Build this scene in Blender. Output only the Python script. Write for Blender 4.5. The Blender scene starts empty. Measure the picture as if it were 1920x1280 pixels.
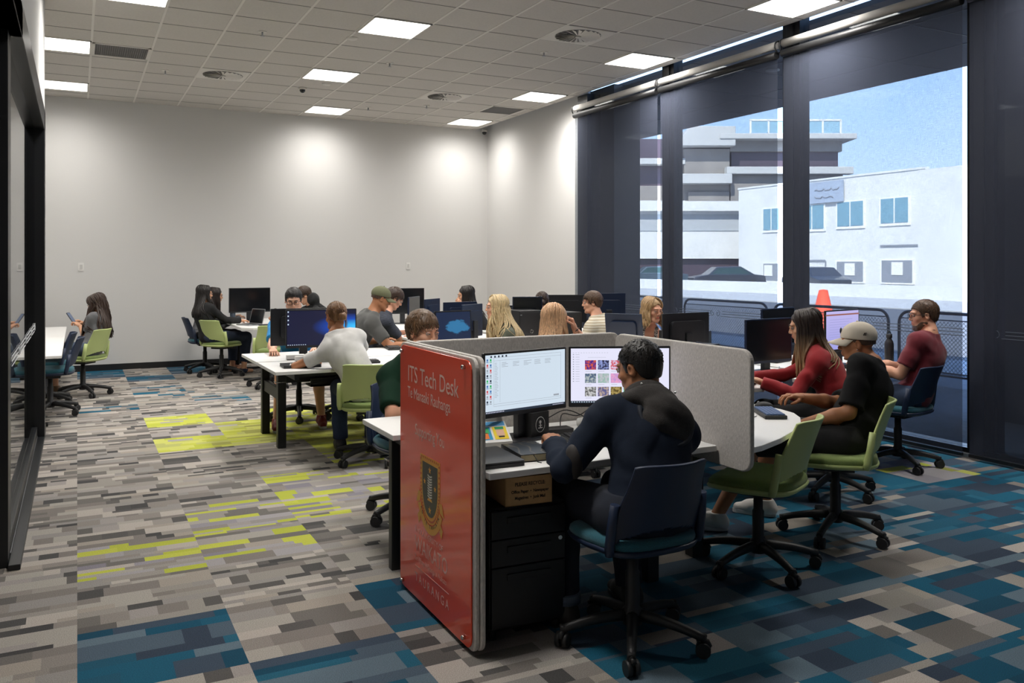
import bpy, math, random
import numpy as np
from mathutils import Vector, Matrix
import openvdb

random.seed(7)
np.random.seed(7)
R = math.radians
C = bpy.context.scene.collection
SC = bpy.context.scene

# ------------------------------------------------------------------ camera
# the room: X to the right (towards the windows), Y into the room, Z up; camera stands at the origin, 1.56 m high
F_PX, CXV, HOR, CAM_H = 1587.2, 144.8, 496.1, 1.56
yaw = math.atan((960 - CXV) / F_PX)
cd = bpy.data.cameras.new('camera')
cam = bpy.data.objects.new('camera', cd)
C.objects.link(cam)
cam.location = (0, 0, CAM_H)
cam.rotation_euler = (math.pi / 2, 0, -yaw)
cd.sensor_fit = 'HORIZONTAL'
cd.sensor_width = 36
cd.lens = 36 * F_PX / 1920
cd.shift_y = (HOR - 640) / 1920
cd.clip_start = 0.05
cd.clip_end = 500
SC.camera = cam

# ------------------------------------------------------------------ sky, sun, exposure
w = bpy.data.worlds.new('sky')
SC.world = w
w.use_nodes = True
nt = w.node_tree
nt.nodes.clear()
out = nt.nodes.new('ShaderNodeOutputWorld')
bg = nt.nodes.new('ShaderNodeBackground')
tc = nt.nodes.new('ShaderNodeTexCoord')
sep = nt.nodes.new('ShaderNodeSeparateXYZ')
rmp = nt.nodes.new('ShaderNodeValToRGB')
rmp.color_ramp.elements[0].position = 0.0
rmp.color_ramp.elements[0].color = (0.62, 0.72, 0.86, 1)
rmp.color_ramp.elements[1].position = 0.45
rmp.color_ramp.elements[1].color = (0.12, 0.27, 0.62, 1)
e = rmp.color_ramp.elements.new(0.16)
e.color = (0.36, 0.53, 0.82, 1)
cl = nt.nodes.new('ShaderNodeTexNoise')
cl.inputs['Scale'].default_value = 3.0
cl.inputs['Detail'].default_value = 6
cr = nt.nodes.new('ShaderNodeValToRGB')
cr.color_ramp.elements[0].position = 0.50
cr.color_ramp.elements[1].position = 0.72
mixw = nt.nodes.new('ShaderNodeMixRGB')
mixw.inputs['Color2'].default_value = (0.75, 0.8, 0.86, 1)
mm = nt.nodes.new('ShaderNodeMath')
mm.operation = 'MULTIPLY'
mm.inputs[1].default_value = 0.55
L = nt.links.new
L(tc.outputs['Generated'], sep.inputs[0])
L(sep.outputs['Z'], rmp.inputs[0])
L(tc.outputs['Generated'], cl.inputs['Vector'])
L(cl.outputs['Fac'], cr.inputs[0])
L(cr.outputs['Color'], mm.inputs[0])
L(mm.outputs[0], mixw.inputs['Fac'])
L(rmp.outputs['Color'], mixw.inputs['Color1'])
L(mixw.outputs[0], bg.inputs['Color'])
L(bg.outputs[0], out.inputs['Surface'])
bg.inputs['Strength'].default_value = 4.4

sd = bpy.data.lights.new('sun', 'SUN')
sd.energy = 15.0
sd.angle = R(0.6)
sd.color = (1.0, 0.95, 0.88)
sun = bpy.data.objects.new('sun', sd)
C.objects.link(sun)
sun.rotation_euler = Vector((-0.62, -0.45, 0.75)).to_track_quat('Z', 'Y').to_euler()

vs = SC.view_settings
vs.view_transform = 'Standard'
vs.look = 'None'
vs.gamma = 1
vs.use_curve_mapping = False
vs.exposure = 0.1
SC.cycles.use_denoising = True
SC.cycles.max_bounces = 8
SC.cycles.diffuse_bounces = 4
SC.cycles.transparent_max_bounces = 12
SC.cycles.sample_clamp_indirect = 4
SC.cycles.caustics_reflective = False
SC.cycles.caustics_refractive = False
PANEL_W = 73.0      # radiance of the ceiling panels

# ------------------------------------------------------------------ materials
MATS = {}


def s2l(c):
    return tuple(((v / 255) / 12.92 if v / 255 <= 0.04045 else ((v / 255 + 0.055) / 1.055) ** 2.4) for v in c)


def mat(name, col, rough=0.6, metal=0.0, spec=0.5, noise=0.0, nscale=40, bump=0.0, bscale=200, emit=None, es=1.0,
        sheen=0.0, stretch=None, coat=0.0):
    """procedural material; noise varies the colour a little, bump roughens the surface"""
    if name in MATS:
        return MATS[name]
    m = bpy.data.materials.new(name)
    m.use_nodes = True
    n = m.node_tree
    b = n.nodes['Principled BSDF']
    b.inputs['Base Color'].default_value = (*col, 1)
    b.inputs['Roughness'].default_value = rough
    b.inputs['Metallic'].default_value = metal
    b.inputs['Specular IOR Level'].default_value = spec
    if sheen:
        b.inputs['Sheen Weight'].default_value = sheen
    if coat:
        b.inputs['Coat Weight'].default_value = coat
        b.inputs['Coat Roughness'].default_value = 0.05
    t = n.nodes.new('ShaderNodeTexCoord')
    mp = n.nodes.new('ShaderNodeMapping')
    n.links.new(t.outputs['Object'], mp.inputs[0])
    if stretch:
        mp.inputs['Scale'].default_value = stretch
    if noise:
        nz = n.nodes.new('ShaderNodeTexNoise')
        nz.inputs['Scale'].default_value = nscale
        nz.inputs['Detail'].default_value = 4
        n.links.new(mp.outputs[0], nz.inputs['Vector'])
        cr_ = n.nodes.new('ShaderNodeValToRGB')
        cr_.color_ramp.elements[0].position = 0.3
        cr_.color_ramp.elements[1].position = 0.7
        cr_.color_ramp.elements[0].color = (*[max(0, v * (1 - noise)) for v in col], 1)
        cr_.color_ramp.elements[1].color = (*[min(1, v * (1 + noise)) for v in col], 1)
        n.links.new(nz.outputs['Fac'], cr_.inputs[0])
        n.links.new(cr_.outputs[0], b.inputs['Base Color'])
    if bump:
        nb = n.nodes.new('ShaderNodeTexNoise')
        nb.inputs['Scale'].default_value = bscale
        nb.inputs['Detail'].default_value = 3
        n.links.new(mp.outputs[0], nb.inputs['Vector'])
        bp = n.nodes.new('ShaderNodeBump')
        bp.inputs['Strength'].default_value = bump
        bp.inputs['Distance'].default_value = 0.01
        n.links.new(nb.outputs['Fac'], bp.inputs['Height'])
        n.links.new(bp.outputs[0], b.inputs['Normal'])
    if emit:
        b.inputs['Emission Color'].default_value = (*emit, 1)
        b.inputs['Emission Strength'].default_value = es
    MATS[name] = m
    return m


def attr_mat(name, rough=0.9, bump=0.4, bscale=300, speck=0.25):
    """colour comes from the mesh's own 'col' attribute (which plank or patch has which colour), plus fibre speckle"""
    m = bpy.data.materials.new(name)
    m.use_nodes = True
    n = m.node_tree
    b = n.nodes['Principled BSDF']
    b.inputs['Roughness'].default_value = rough
    b.inputs['Specular IOR Level'].default_value = 0.2
    a = n.nodes.new('ShaderNodeAttribute')
    a.attribute_name = 'col'
    t = n.nodes.new('ShaderNodeTexCoord')
    nz = n.nodes.new('ShaderNodeTexNoise')
    nz.inputs['Scale'].default_value = bscale
    nz.inputs['Detail'].default_value = 2
    n.links.new(t.outputs['Object'], nz.inputs['Vector'])
    mr = n.nodes.new('ShaderNodeMapRange')
    mr.inputs['From Min'].default_value = 0.3
    mr.inputs['From Max'].default_value = 0.7
    mr.inputs['To Min'].default_value = 1 - speck
    mr.inputs['To Max'].default_value = 1 + speck
    n.links.new(nz.outputs['Fac'], mr.inputs['Value'])
    mx = n.nodes.new('ShaderNodeVectorMath')
    mx.operation = 'SCALE'
    n.links.new(a.outputs['Color'], mx.inputs[0])
    n.links.new(mr.outputs[0], mx.inputs['Scale'])
    n.links.new(mx.outputs[0], b.inputs['Base Color'])
    if bump:
        bp = n.nodes.new('ShaderNodeBump')
        bp.inputs['Strength'].default_value = bump
        bp.inputs['Distance'].default_value = 0.004
        n.links.new(nz.outputs['Fac'], bp.inputs['Height'])
        n.links.new(bp.outputs[0], b.inputs['Normal'])
    return m


def glass_mat(name, tint=(1, 1, 1), ior=1.5):
    m = bpy.data.materials.new(name)
    m.use_nodes = True
    n = m.node_tree
    n.nodes.clear()
    o = n.nodes.new('ShaderNodeOutputMaterial')
    mx = n.nodes.new('ShaderNodeMixShader')
    tr = n.nodes.new('ShaderNodeBsdfTransparent')
    tr.inputs[0].default_value = (*tint, 1)
    gl = n.nodes.new('ShaderNodeBsdfGlossy')
    gl.inputs['Roughness'].default_value = 0.01
    fr = n.nodes.new('ShaderNodeFresnel')
    ge = n.nodes.new('ShaderNodeNewGeometry')
    mi_ = n.nodes.new('ShaderNodeMix')
    mi_.inputs[2].default_value = ior
    mi_.inputs[3].default_value = 1 / ior
    n.links.new(ge.outputs['Backfacing'], mi_.inputs[0])
    n.links.new(mi_.outputs[0], fr.inputs[0])
    n.links.new(fr.outputs[0], mx.inputs[0])
    n.links.new(tr.outputs[0], mx.inputs[1])
    n.links.new(gl.outputs[0], mx.inputs[2])
    n.links.new(mx.outputs[0], o.inputs[0])
    return m


# ------------------------------------------------------------------ mesh helpers
class MB:
    """collects faces for ONE mesh object"""

    def __init__(s):
        s.v, s.f, s.m, s.sm = [], [], [], []

    def add(s, vs_, fs_, mi=0, smooth=False, M=None):
        o = len(s.v)
        if M is not None:
            vs_ = [M @ Vector(p) for p in vs_]
        s.v += [tuple(p) for p in vs_]
        for f in fs_:
            s.f.append([i + o for i in f])
            s.m.append(mi)
            s.sm.append(smooth)
        return s

    def box(s, x0, x1, y0, y1, z0, z1, mi=0, M=None):
        v = [(x0, y0, z0), (x1, y0, z0), (x1, y1, z0), (x0, y1, z0), (x0, y0, z1), (x1, y0, z1), (x1, y1, z1), (x0, y1, z1)]
        return s.add(v, [(0, 3, 2, 1), (4, 5, 6, 7), (0, 1, 5, 4), (1, 2, 6, 5), (2, 3, 7, 6), (3, 0, 4, 7)], mi, M=M)

    def cyl(s, p0, p1, r0, r1=None, n=16, mi=0, M=None):
        r1 = r0 if r1 is None else r1
        return s.tube([p0, p1], [r0, r1], n, mi, M=M, smooth=n > 6)

    def tube(s, pts, rad, n=8, mi=0, M=None, smooth=True, closed=False, flat=1.0):
        pts = [Vector(p) for p in pts]
        if not hasattr(rad, '__len__'):
            rad = [rad] * len(pts)
        vs_, fs_ = [], []
        k = len(pts)
        up = None
        for i, p in enumerate(pts):
            a = pts[i - 1] if (i > 0 or closed) else p
            b = pts[(i + 1) % k] if (i < k - 1 or closed) else p
            t = (b - a)
            t = t.normalized() if t.length > 1e-9 else Vector((0, 0, 1))
            if up is None:
                up = Vector((0, 0, 1)) if abs(t.z) < 0.9 else Vector((1, 0, 0))
            sx = t.cross(up)
            sx = sx.normalized() if sx.length > 1e-6 else Vector((1, 0, 0))
            sy = sx.cross(t).normalized()
            up = sy
            for j in range(n):
                an = 2 * math.pi * j / n
                vs_.append(p + sx * math.cos(an) * rad[i] + sy * math.sin(an) * rad[i] * flat)
        for i in range(k if closed else k - 1):
            for j in range(n):
                a = i * n + j
                b = i * n + (j + 1) % n
                c = ((i + 1) % k) * n + (j + 1) % n
                d = ((i + 1) % k) * n + j
                fs_.append((a, d, c, b))
        s.add(vs_, fs_, mi, smooth, M)
        if not closed:
            o = len(s.v) - len(vs_)
            s.f.append([o + j for j in range(n)])
            s.m.append(mi)
            s.sm.append(False)
            s.f.append([o + (k - 1) * n + j for j in reversed(range(n))])
            s.m.append(mi)
            s.sm.append(False)
        return s

    def prism(s, poly, z0, z1, mi=0, M=None):
        n = len(poly)
        v = [(p[0], p[1], z0) for p in poly] + [(p[0], p[1], z1) for p in poly]
        f = [tuple(reversed(range(n))), tuple(range(n, 2 * n))] + [(i, (i + 1) % n, n + (i + 1) % n, n + i) for i in range(n)]
        return s.add(v, f, mi, M=M)

    def lathe(s, prof, n=20, mi=0, M=None):
        v, f = [], []
        for r, z in prof:
            for j in range(n):
                a = 2 * math.pi * j / n
                v.append((r * math.cos(a), r * math.sin(a), z))
        for i in range(len(prof) - 1):
            for j in range(n):
                f.append((i * n + j, i * n + (j + 1) % n, (i + 1) * n + (j + 1) % n, (i + 1) * n + j))
        return s.add(v, f, mi, True, M)

    def ball(s, c, r, n=12, mi=0, M=None):
        r = r if hasattr(r, '__len__') else (r, r, r)
        v, f = [], []
        h = n // 2
        for i in range(h + 1):
            t = math.pi * i / h
            for j in range(n):
                a = 2 * math.pi * j / n
                v.append((c[0] + r[0] * math.sin(t) * math.cos(a), c[1] + r[1] * math.sin(t) * math.sin(a), c[2] + r[2] * math.cos(t)))
        for i in range(h):
            for j in range(n):
                f.append((i * n + j, (i + 1) * n + j, (i + 1) * n + (j + 1) % n, i * n + (j + 1) % n))
        return s.add(v, f, mi, True, M)

    def quad(s, a, b, c, d, mi=0, M=None):
        return s.add([a, b, c, d], [(0, 1, 2, 3)], mi, M=M)

    def build(s, name, mats, parent=None, loc=(0, 0, 0), rz=0, bevel=0, seg=2, solid=0, recalc=False):
        me = bpy.data.meshes.new(name)
        me.from_pydata(s.v, [], s.f)
        mats = mats if isinstance(mats, (list, tuple)) else [mats]
        for m in mats:
            me.materials.append(m)
        me.polygons.foreach_set('material_index', s.m)
        me.polygons.foreach_set('use_smooth', s.sm)
        me.update()
        o = bpy.data.objects.new(name, me)
        C.objects.link(o)
        o.location = loc
        o.rotation_euler = (0, 0, rz)
        if parent:
            o.parent = parent
        if solid:
            md = o.modifiers.new('solid', 'SOLIDIFY')
            md.thickness = solid
            md.offset = 0
        if bevel:
            md = o.modifiers.new('bevel', 'BEVEL')
            md.width = bevel
            md.segments = seg
            md.limit_method = 'ANGLE'
            md.angle_limit = R(40)
            md.harden_normals = False
        return o


def thing(name, label, cat, loc=(0, 0, 0), rz=0, group=None):
    o = bpy.data.objects.new(name, None)
    C.objects.link(o)
    o.empty_display_size = 0.1
    o.location = loc
    o.rotation_euler = (0, 0, rz)
    return tag(o, label, cat, group)


def tag(o, label, cat, group=None):
    o['label'] = label
    o['category'] = cat
    if group:
        o['group'] = group
    return o


def struct(o, label=None):
    o['kind'] = 'structure'
    if label:
        o['label'] = label
    return o


def copy_tree(o, parent=None):
    c = o.copy()
    C.objects.link(c)
    c.parent = parent
    for ch in list(o.children):
        copy_tree(ch, c)
    return c


_TX = {}


def text_mesh(txt, size, name, m, parent, M, sx=1.0, depth=0.0002, align='LEFT', bold=0.0, shear=0.0):
    """lettering as a thin raised mesh; M maps text plane (x right, y up, z out) into the parent's space"""
    cu = bpy.data.curves.new('lettering', 'FONT')
    cu.body = txt
    cu.size = size
    cu.align_x = align
    cu.extrude = depth
    cu.offset = bold
    cu.shear = shear
    cu.resolution_u = 3
    to = bpy.data.objects.new('lettering_source', cu)
    C.objects.link(to)
    dg = bpy.context.evaluated_depsgraph_get()
    me = bpy.data.meshes.new_from_object(to.evaluated_get(dg))
    bpy.data.objects.remove(to)
    bpy.data.curves.remove(cu)
    me.materials.clear()
    me.materials.append(m)
    me.transform(M @ Matrix.Diagonal((sx, 1, 1, 1)))
    me.name = name
    o = bpy.data.objects.new(name, me)
    C.objects.link(o)
    if parent:
        o.parent = parent
    return o


def rrect(w_, h_, r, n=5, cx=0, cy=0):
    pts = []
    for (sx, sy, a0) in ((1, 1, 0), (-1, 1, 90), (-1, -1, 180), (1, -1, 270)):
        for i in range(n + 1):
            a = R(a0 + 90 * i / n)
            pts.append((cx + sx * (w_ / 2 - r) + r * math.cos(a), cy + sy * (h_ / 2 - r) + r * math.sin(a)))
    return pts


# ------------------------------------------------------------------ palette
M_wall = mat('wall_paint', s2l((222, 221, 219)), 0.75, bump=0.03, bscale=120)
M_ceil = mat('ceiling_tile', (0.62, 0.59, 0.55), 0.9, noise=0.04, nscale=60, bump=0.15, bscale=160)
M_tbar = mat('ceiling_tee_bar', (0.78, 0.75, 0.70), 0.5)
M_gap = mat('ceiling_joint', (0.22, 0.21, 0.2), 0.8)
M_black = mat('black_powder_coat', (0.012, 0.012, 0.013), 0.45, bump=0.05, bscale=400)
M_frame = mat('black_anodised_frame', (0.012, 0.013, 0.015), 0.35, spec=0.4)
M_plastic = mat('black_nylon_plastic', (0.016, 0.016, 0.017), 0.5, bump=0.1, bscale=500)
M_white = mat('white_laminate', (0.84, 0.83, 0.81), 0.4, noise=0.01)
M_edge = mat('white_edge_band', (0.62, 0.61, 0.59), 0.5)
M_green = mat('lime_green_plastic', s2l((186, 200, 132)), 0.42, noise=0.02, nscale=3)
M_greenpad = mat('olive_green_upholstery', s2l((122, 140, 78)), 0.95, noise=0.18, nscale=300, bump=0.3, bscale=500, sheen=0.2)
M_navy = mat('navy_plastic', s2l((26, 40, 66)), 0.45, noise=0.03, nscale=3)
M_teal = mat('teal_upholstery', s2l((36, 92, 106)), 0.95, noise=0.3, nscale=300, bump=0.3, bscale=500, sheen=0.2)
M_felt = mat('grey_felt', (0.58, 0.545, 0.51), 0.95, noise=0.16, nscale=160, bump=0.2, bscale=300, stretch=(1, 1, 0.35))
M_felt_edge = mat('pale_grey_felt_edge', (0.55, 0.53, 0.5), 0.95, noise=0.1, nscale=160)
M_red = mat('red_acrylic', s2l((238, 84, 56)), 0.12, spec=0.4, coat=0.2)
M_pink = mat('pale_pink_print', s2l((240, 196, 182)), 0.4)
M_chrome = mat('chrome', (0.7, 0.7, 0.7), 0.2, metal=1.0)
M_monitor = mat('black_monitor_shell', (0.014, 0.015, 0.018), 0.38)
M_off = mat('dark_glass_screen', (0.006, 0.007, 0.009), 0.16, spec=0.6)
M_backnavy = mat('dark_blue_monitor_shell', s2l((22, 34, 58)), 0.32)
M_silver = mat('brushed_silver', (0.42, 0.43, 0.45), 0.35, metal=0.8)
M_card = mat('brown_cardboard', s2l((206, 166, 116)), 0.85, noise=0.06, nscale=30)
M_ink = mat('dark_print', (0.03, 0.02, 0.015), 0.7)
M_paper = mat('white_paper', (0.78, 0.77, 0.74), 0.8)
M_cream = mat('cream_page_edges', s2l((222, 208, 168)), 0.8, noise=0.12, nscale=400, stretch=(0.05, 0.05, 6))
M_lamp = mat('lit_diffuser', (0.9, 0.9, 0.9), 0.5, emit=(1.0, 0.965, 0.915), es=PANEL_W)
# the panels are prismatic troffers: they throw most of their light downwards, falling off with the cosine
_n = M_lamp.node_tree
_g = _n.nodes.new('ShaderNodeNewGeometry')
_d = _n.nodes.new('ShaderNodeVectorMath')
_d.operation = 'DOT_PRODUCT'
_n.links.new(_g.outputs['Incoming'], _d.inputs[0])
_n.links.new(_g.outputs['Normal'], _d.inputs[1])
_m = _n.nodes.new('ShaderNodeMath')
_m.operation = 'MULTIPLY'
_m.inputs[1].default_value = PANEL_W
_pw = _n.nodes.new('ShaderNodeMath')
_pw.operation = 'POWER'
_pw.inputs[1].default_value = 1.5
_ab = _n.nodes.new('ShaderNodeMath')
_ab.operation = 'ABSOLUTE'
_n.links.new(_d.outputs['Value'], _ab.inputs[0])
_n.links.new(_ab.outputs[0], _pw.inputs[0])
_n.links.new(_pw.outputs[0], _m.inputs[0])
_n.links.new(_m.outputs[0], _n.nodes['Principled BSDF'].inputs['Emission Strength'])
M_lamp_low = M_lamp.copy()       # back-wall row: output halved to keep hot spots off the wall
M_lamp_low.name = 'lit_diffuser_dimmed'
[x_ for x_ in M_lamp_low.node_tree.nodes if x_.type == 'MATH' and x_.operation == 'MULTIPLY'][0].inputs[1].default_value = PANEL_W * .5
M_cable = mat('black_cable', (0.012, 0.012, 0.012), 0.5)
M_glass = glass_mat('clear_glass', (0.93, 0.95, 0.95))
M_bottle_clear = glass_mat('clear_plastic', (0.8, 0.85, 0.88), 1.3)
# ------------------------------------------------------------------ room shell
XW, XB, YB, HC, XL = 6.5, 6.36, 13.87, 3.99, -0.27   # glass line, blind line, back wall, ceiling, left partition face


def sbox(name, x0, x1, y0, y1, z0, z1, m, bevel=0):
    return struct(MB().box(x0, x1, y0, y1, z0, z1).build(name, m, bevel=bevel))


# carpet: 600 mm tiles of woven planks, every plank its own colour
GREY = [(150, 145, 138), (165, 160, 152), (140, 134, 128), (128, 122, 117), (156, 150, 146), (112, 108, 104), (178, 170, 162), (146, 142, 138), (160, 152, 142)]
DARK = [(78, 77, 76), (70, 69, 69), (88, 86, 84), (98, 95, 92)]
BLUE = [(26, 88, 112), (20, 78, 102), (36, 94, 116), (62, 76, 92), (52, 64, 80), (96, 114, 126), (32, 84, 106), (22, 70, 92), (78, 94, 108)]
LIME = [(186, 190, 78), (176, 182, 70), (196, 198, 104), (156, 156, 84), (178, 180, 106)]
LILAC = [(146, 142, 148), (132, 128, 136), (160, 156, 158)]
TX0, TY0, TSX, TSY = 0.0, 3.42, 0.6, 0.595
special = {}


def zone(x0, x1, y0, y1, kind):
    for i in range(-6, 12):
        for j in range(-12, 20):
            cx, cy = TX0 + (i + .5) * TSX, TY0 + (j + .5) * TSY
            if x0 < cx < x1 and y0 < cy < y1:
                special[(i, j)] = kind


zone(1.8, 7, -1, 5.2, 'bluemix')
zone(4.2, 7, 5.2, 7.0, 'bluemix')
zone(1.2, 1.8, 3.42, 4.0, 'blue')
zone(0, 0.6, 3.42, 4.0, 'blue')
zone(0.6, 1.2, 2.8, 3.42, 'blue')
zone(0, 0.6, 2.2, 2.8, 'bluemix')
zone(0.6, 1.2, 8.78, 9.37, 'lime')
zone(0.6, 1.2, 7.59, 8.18, 'lime')
zone(1.2, 1.8, 7.59, 8.78, 'lime')
zone(1.8, 3.0, 7.0, 9.4, 'lime')
zone(0, 0.6, 4.6, 5.2, 'somelime')
zone(0.6, 1.2, 4.6, 5.8, 'somelime')
zone(1.2, 2.4, 5.2, 6.4, 'somelime')
zone(1.8, 3.0, 6.4, 7.0, 'somelime')
zone(0, 0.6, 12.9, 14.2, 'blue')
zone(0.6, 1.2, 12.3, 12.95, 'blue')
zone(1.2, 1.8, 12.9, 14.2, 'blue')
zone(0, 0.6, 9.9, 10.6, 'someblue')
zone(0.6, 1.2, 10.5, 11.7, 'someblue')
zone(1.2, 1.8, 9.9, 11.2, 'someblue')
zone(5.4, 6.0, 3.9, 4.6, 'limegrey')
zone(3.6, 4.2, 2.8, 3.42, 'greyblock')
zone(3.0, 3.6, 2.2, 2.8, 'greyblock')
zone(2.4, 3.0, 1.6, 2.2, 'greyblock')
zone(4.2, 4.8, 1.6, 2.2, 'greyblock')


def plank_col(kind, rnd):
    r = rnd.random()
    if kind == 'grey':
        return rnd.choice(DARK) if r < .22 else rnd.choice(GREY)
    if kind == 'blue':
        return rnd.choice(BLUE)
    if kind == 'bluemix':
        return rnd.choice(BLUE) if r < .92 else rnd.choice(GREY)
    if kind == 'someblue':
        return rnd.choice(BLUE[:3]) if r < .22 else (rnd.choice(DARK) if r < .34 else rnd.choice(GREY))
    if kind == 'lime':
        return rnd.choice(LIME) if r < .9 else rnd.choice(LILAC)
    if kind == 'somelime':
        return rnd.choice(LIME[:2]) if r < .24 else rnd.choice(LILAC + GREY)
    if kind == 'limegrey':
        return rnd.choice(LIME[:4]) if r < .35 else rnd.choice(LILAC)
    return rnd.choice(GREY + BLUE[4:6]) if r < .9 else rnd.choice(BLUE)


def build_floor():
    rnd = random.Random(11)
    V, Fc, Co = [], [], []

    def q(x0, x1, y0, y1, c):
        o = len(V)
        V.extend([(x0, y0, 0), (x1, y0, 0), (x1, y1, 0), (x0, y1, 0)])
        Fc.append((o, o + 1, o + 2, o + 3))
        Co.append(tuple(v * .95 for v in s2l(c)))
    for i in range(-6, 12):
        for j in range(-13, 18):
            x0, y0 = TX0 + i * TSX, TY0 + j * TSY
            x1, y1 = min(x0 + TSX, XW + .12), min(y0 + TSY, 14.0)
            if x1 <= x0 or y1 <= y0:
                continue
            kind = special.get((i, j), 'grey')
            if y1 < 1.2 or x1 < -1.8:
                q(x0, x1, y0, y1, (140, 136, 130))
                continue
            y = y0
            while y < y1 - 1e-4:
                hh = rnd.choice([.04, .05, .065, .08, .11]) if kind in ('grey', 'lime', 'somelime', 'someblue') else rnd.choice([.05, .075, .1, .15])
                yy = min(y + hh, y1)
                if y1 - yy < .02:
                    yy = y1
                x = x0
                while x < x1 - 1e-4:
                    ll = rnd.uniform(.06, .32) if kind not in ('blue', 'bluemix') else rnd.uniform(.1, .42)
                    xx = min(x + ll, x1)
                    if x1 - xx < .04:
                        xx = x1
                    pc = plank_col(kind, rnd)
                    if pc in DARK and xx - x > .17:
                        xx = x + rnd.uniform(.08, .16)
                    q(x, xx, y, yy, pc)
                    x = xx
                y = yy
    me = bpy.data.meshes.new('floor')
    me.from_pydata(V, [], Fc)
    at = me.attributes.new('col', 'FLOAT_COLOR', 'FACE')
    at.data.foreach_set('color', np.array([(*c, 1) for c in Co], dtype=np.float32).ravel())
    me.materials.append(attr_mat('carpet', 0.95, 0.5, 260, 0.3))
    o = bpy.data.objects.new('floor', me)
    C.objects.link(o)
    return struct(o)


build_floor()

# walls
sbox('wall_back', -3.4, XW + .4, YB, YB + .15, 0, HC + .1, M_wall)
sbox('wall_right', 6.62, 6.78, 10.46, YB + .1, 0, HC + .1, M_wall)
sbox('wall_left', -3.4, -3.25, 8.95, YB, 0, HC + .1, M_wall)
sbox('wall_front', -3.4, 6.7, -4.3, -4.15, 0, HC + .1, M_wall)
# left partition: plasterboard above and beyond the glazed opening (opening from y 5.2 to 8.72, head at 2.93)
DH = 2.93
m = MB()
m.box(XL - .14, XL, 8.8, 9.02, 0.07, HC)
m.box(XL - .14, XL, -4.2, 8.8, DH, HC)
m.box(XL - .14, XL, -4.2, 3.0, 0.0, DH)
m.box(-3.3, XL - .14, 8.9, 9.02, 0, HC)
struct(m.build('wall_partition', M_wall))
sbox('baseboard_back', -3.2, 6.62, YB - .015, YB, 0, .09, M_black)
sbox('baseboard_partition', XL - .16, XL + .01, 8.79, 9.03, 0, .075, M_black)
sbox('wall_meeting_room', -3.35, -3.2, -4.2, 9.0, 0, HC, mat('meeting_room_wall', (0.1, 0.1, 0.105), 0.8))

# black glazed frame in the partition
gf = MB()
gf.box(XL - .13, XL + .012, 8.62, 8.80, 0, DH)            # far jamb
gf.box(XL - .13, XL + .012, 3.0, 8.80, DH - .16, DH + .02)   # head
gf.box(XL - .13, XL - .045, 5.2, 8.62, 0, .12)            # bottom rail
gf.box(XL - .045, XL + .012, 5.0, 8.62, 0, .03)
gf.box(XL - .36, XL - .046, 5.06, 5.25, 0, DH)         # near stile of the sliding leaf
gf.box(XL - .13, XL + .012, 3.0, 5.2, DH - .16, DH)
g = thing('glazed_partition', 'tall black-framed glass partition at the left edge of the room', 'glass partition', (0, 0, 0))
gf.build('frame', M_frame, g, bevel=.004)
MB().box(XL - .075, XL - .067, 5.25, 8.62, .12, DH - .16).build('glass_pane', M_glass, g)
MB().box(XL - .05, XL - .043, 5.2, 8.62, .031, .036).build('floor_track', M_silver, g)


def koru(x, y0, y1, z, flip=1, name='etched_band', parent=None, m=None, step=1.1):
    """frosted film pattern: pairs of lines that end in facing scrolls"""
    mb = MB()
    y = y0
    r = .0032
    while y < y1:
        L_ = min(step, y1 - y)
        for dz in (0, .028, .056):
            mb.tube([(x, y, z + dz), (x, y + L_ - .17 - .03 * (dz > 0), z + dz)], r, 4, smooth=False)
        cy = y + L_ - .12
        for s_ in (1, -1):
            cyy = cy + (0 if s_ == 1 else .09)
            pts = []
            for k in range(15):
                a = R(-90 + 30 * k) * s_
                rr = .036 * (1 - k / 19)
                pts.append((x, cyy + (-math.cos(a) * rr if s_ == 1 else math.cos(a) * rr), z + .028 + math.sin(a) * rr * s_ * -1))
            mb.tube(pts, r, 4, smooth=False)
        y += step
    return mb.build(name, m, parent)


M_film = mat('frosted_film', (0.5, 0.52, 0.54), 0.8)
koru(XL - .062, 5.6, 8.6, .98, name='etched_band', parent=g, m=M_film, step=.8)

# ceiling: tile plane, tee bars, joints
TG = 0.611
gx = [0.14 + TG * k for k in range(-6, 11)]
gy = [7.36 + TG * k for k in range(-19, 11)]
sbox('ceiling', -3.4, 6.40, -4.3, YB, HC, HC + .06, M_ceil)
sbox('roof_slab', -3.4, 6.66, -8, 30, 4.12, 4.6, mat('concrete_roof', (0.2, 0.2, 0.2), 0.9))
tb = MB()
for x in gx:
    tb.box(x - .012, x + .012, -4.1, YB, HC - .004, HC + .001)
struct(tb.build('ceiling_tee_bars', M_tbar))
tj = MB()
for y in gy:
    tj.box(-3.2, 6.4, y - .005, y + .005, HC - .0025, HC + .001)
struct(tj.build('ceiling_joints', M_gap))
sbox('trim_window_head', 6.41, 6.5, -6.2, 10.46, 4.06, 4.11, mat('white_bulkhead', (0.85, 0.86, 0.87), 0.6))
sbox('trim_window_jamb', 6.44, 6.66, 10.2, 10.46, 0, HC, M_frame)
sbox('trim_window_sill', 6.40, 6.6, -4.2, 10.46, 0, .03, mat('aluminium_sill', (0.35, 0.35, 0.36), 0.4, metal=.6))

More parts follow.
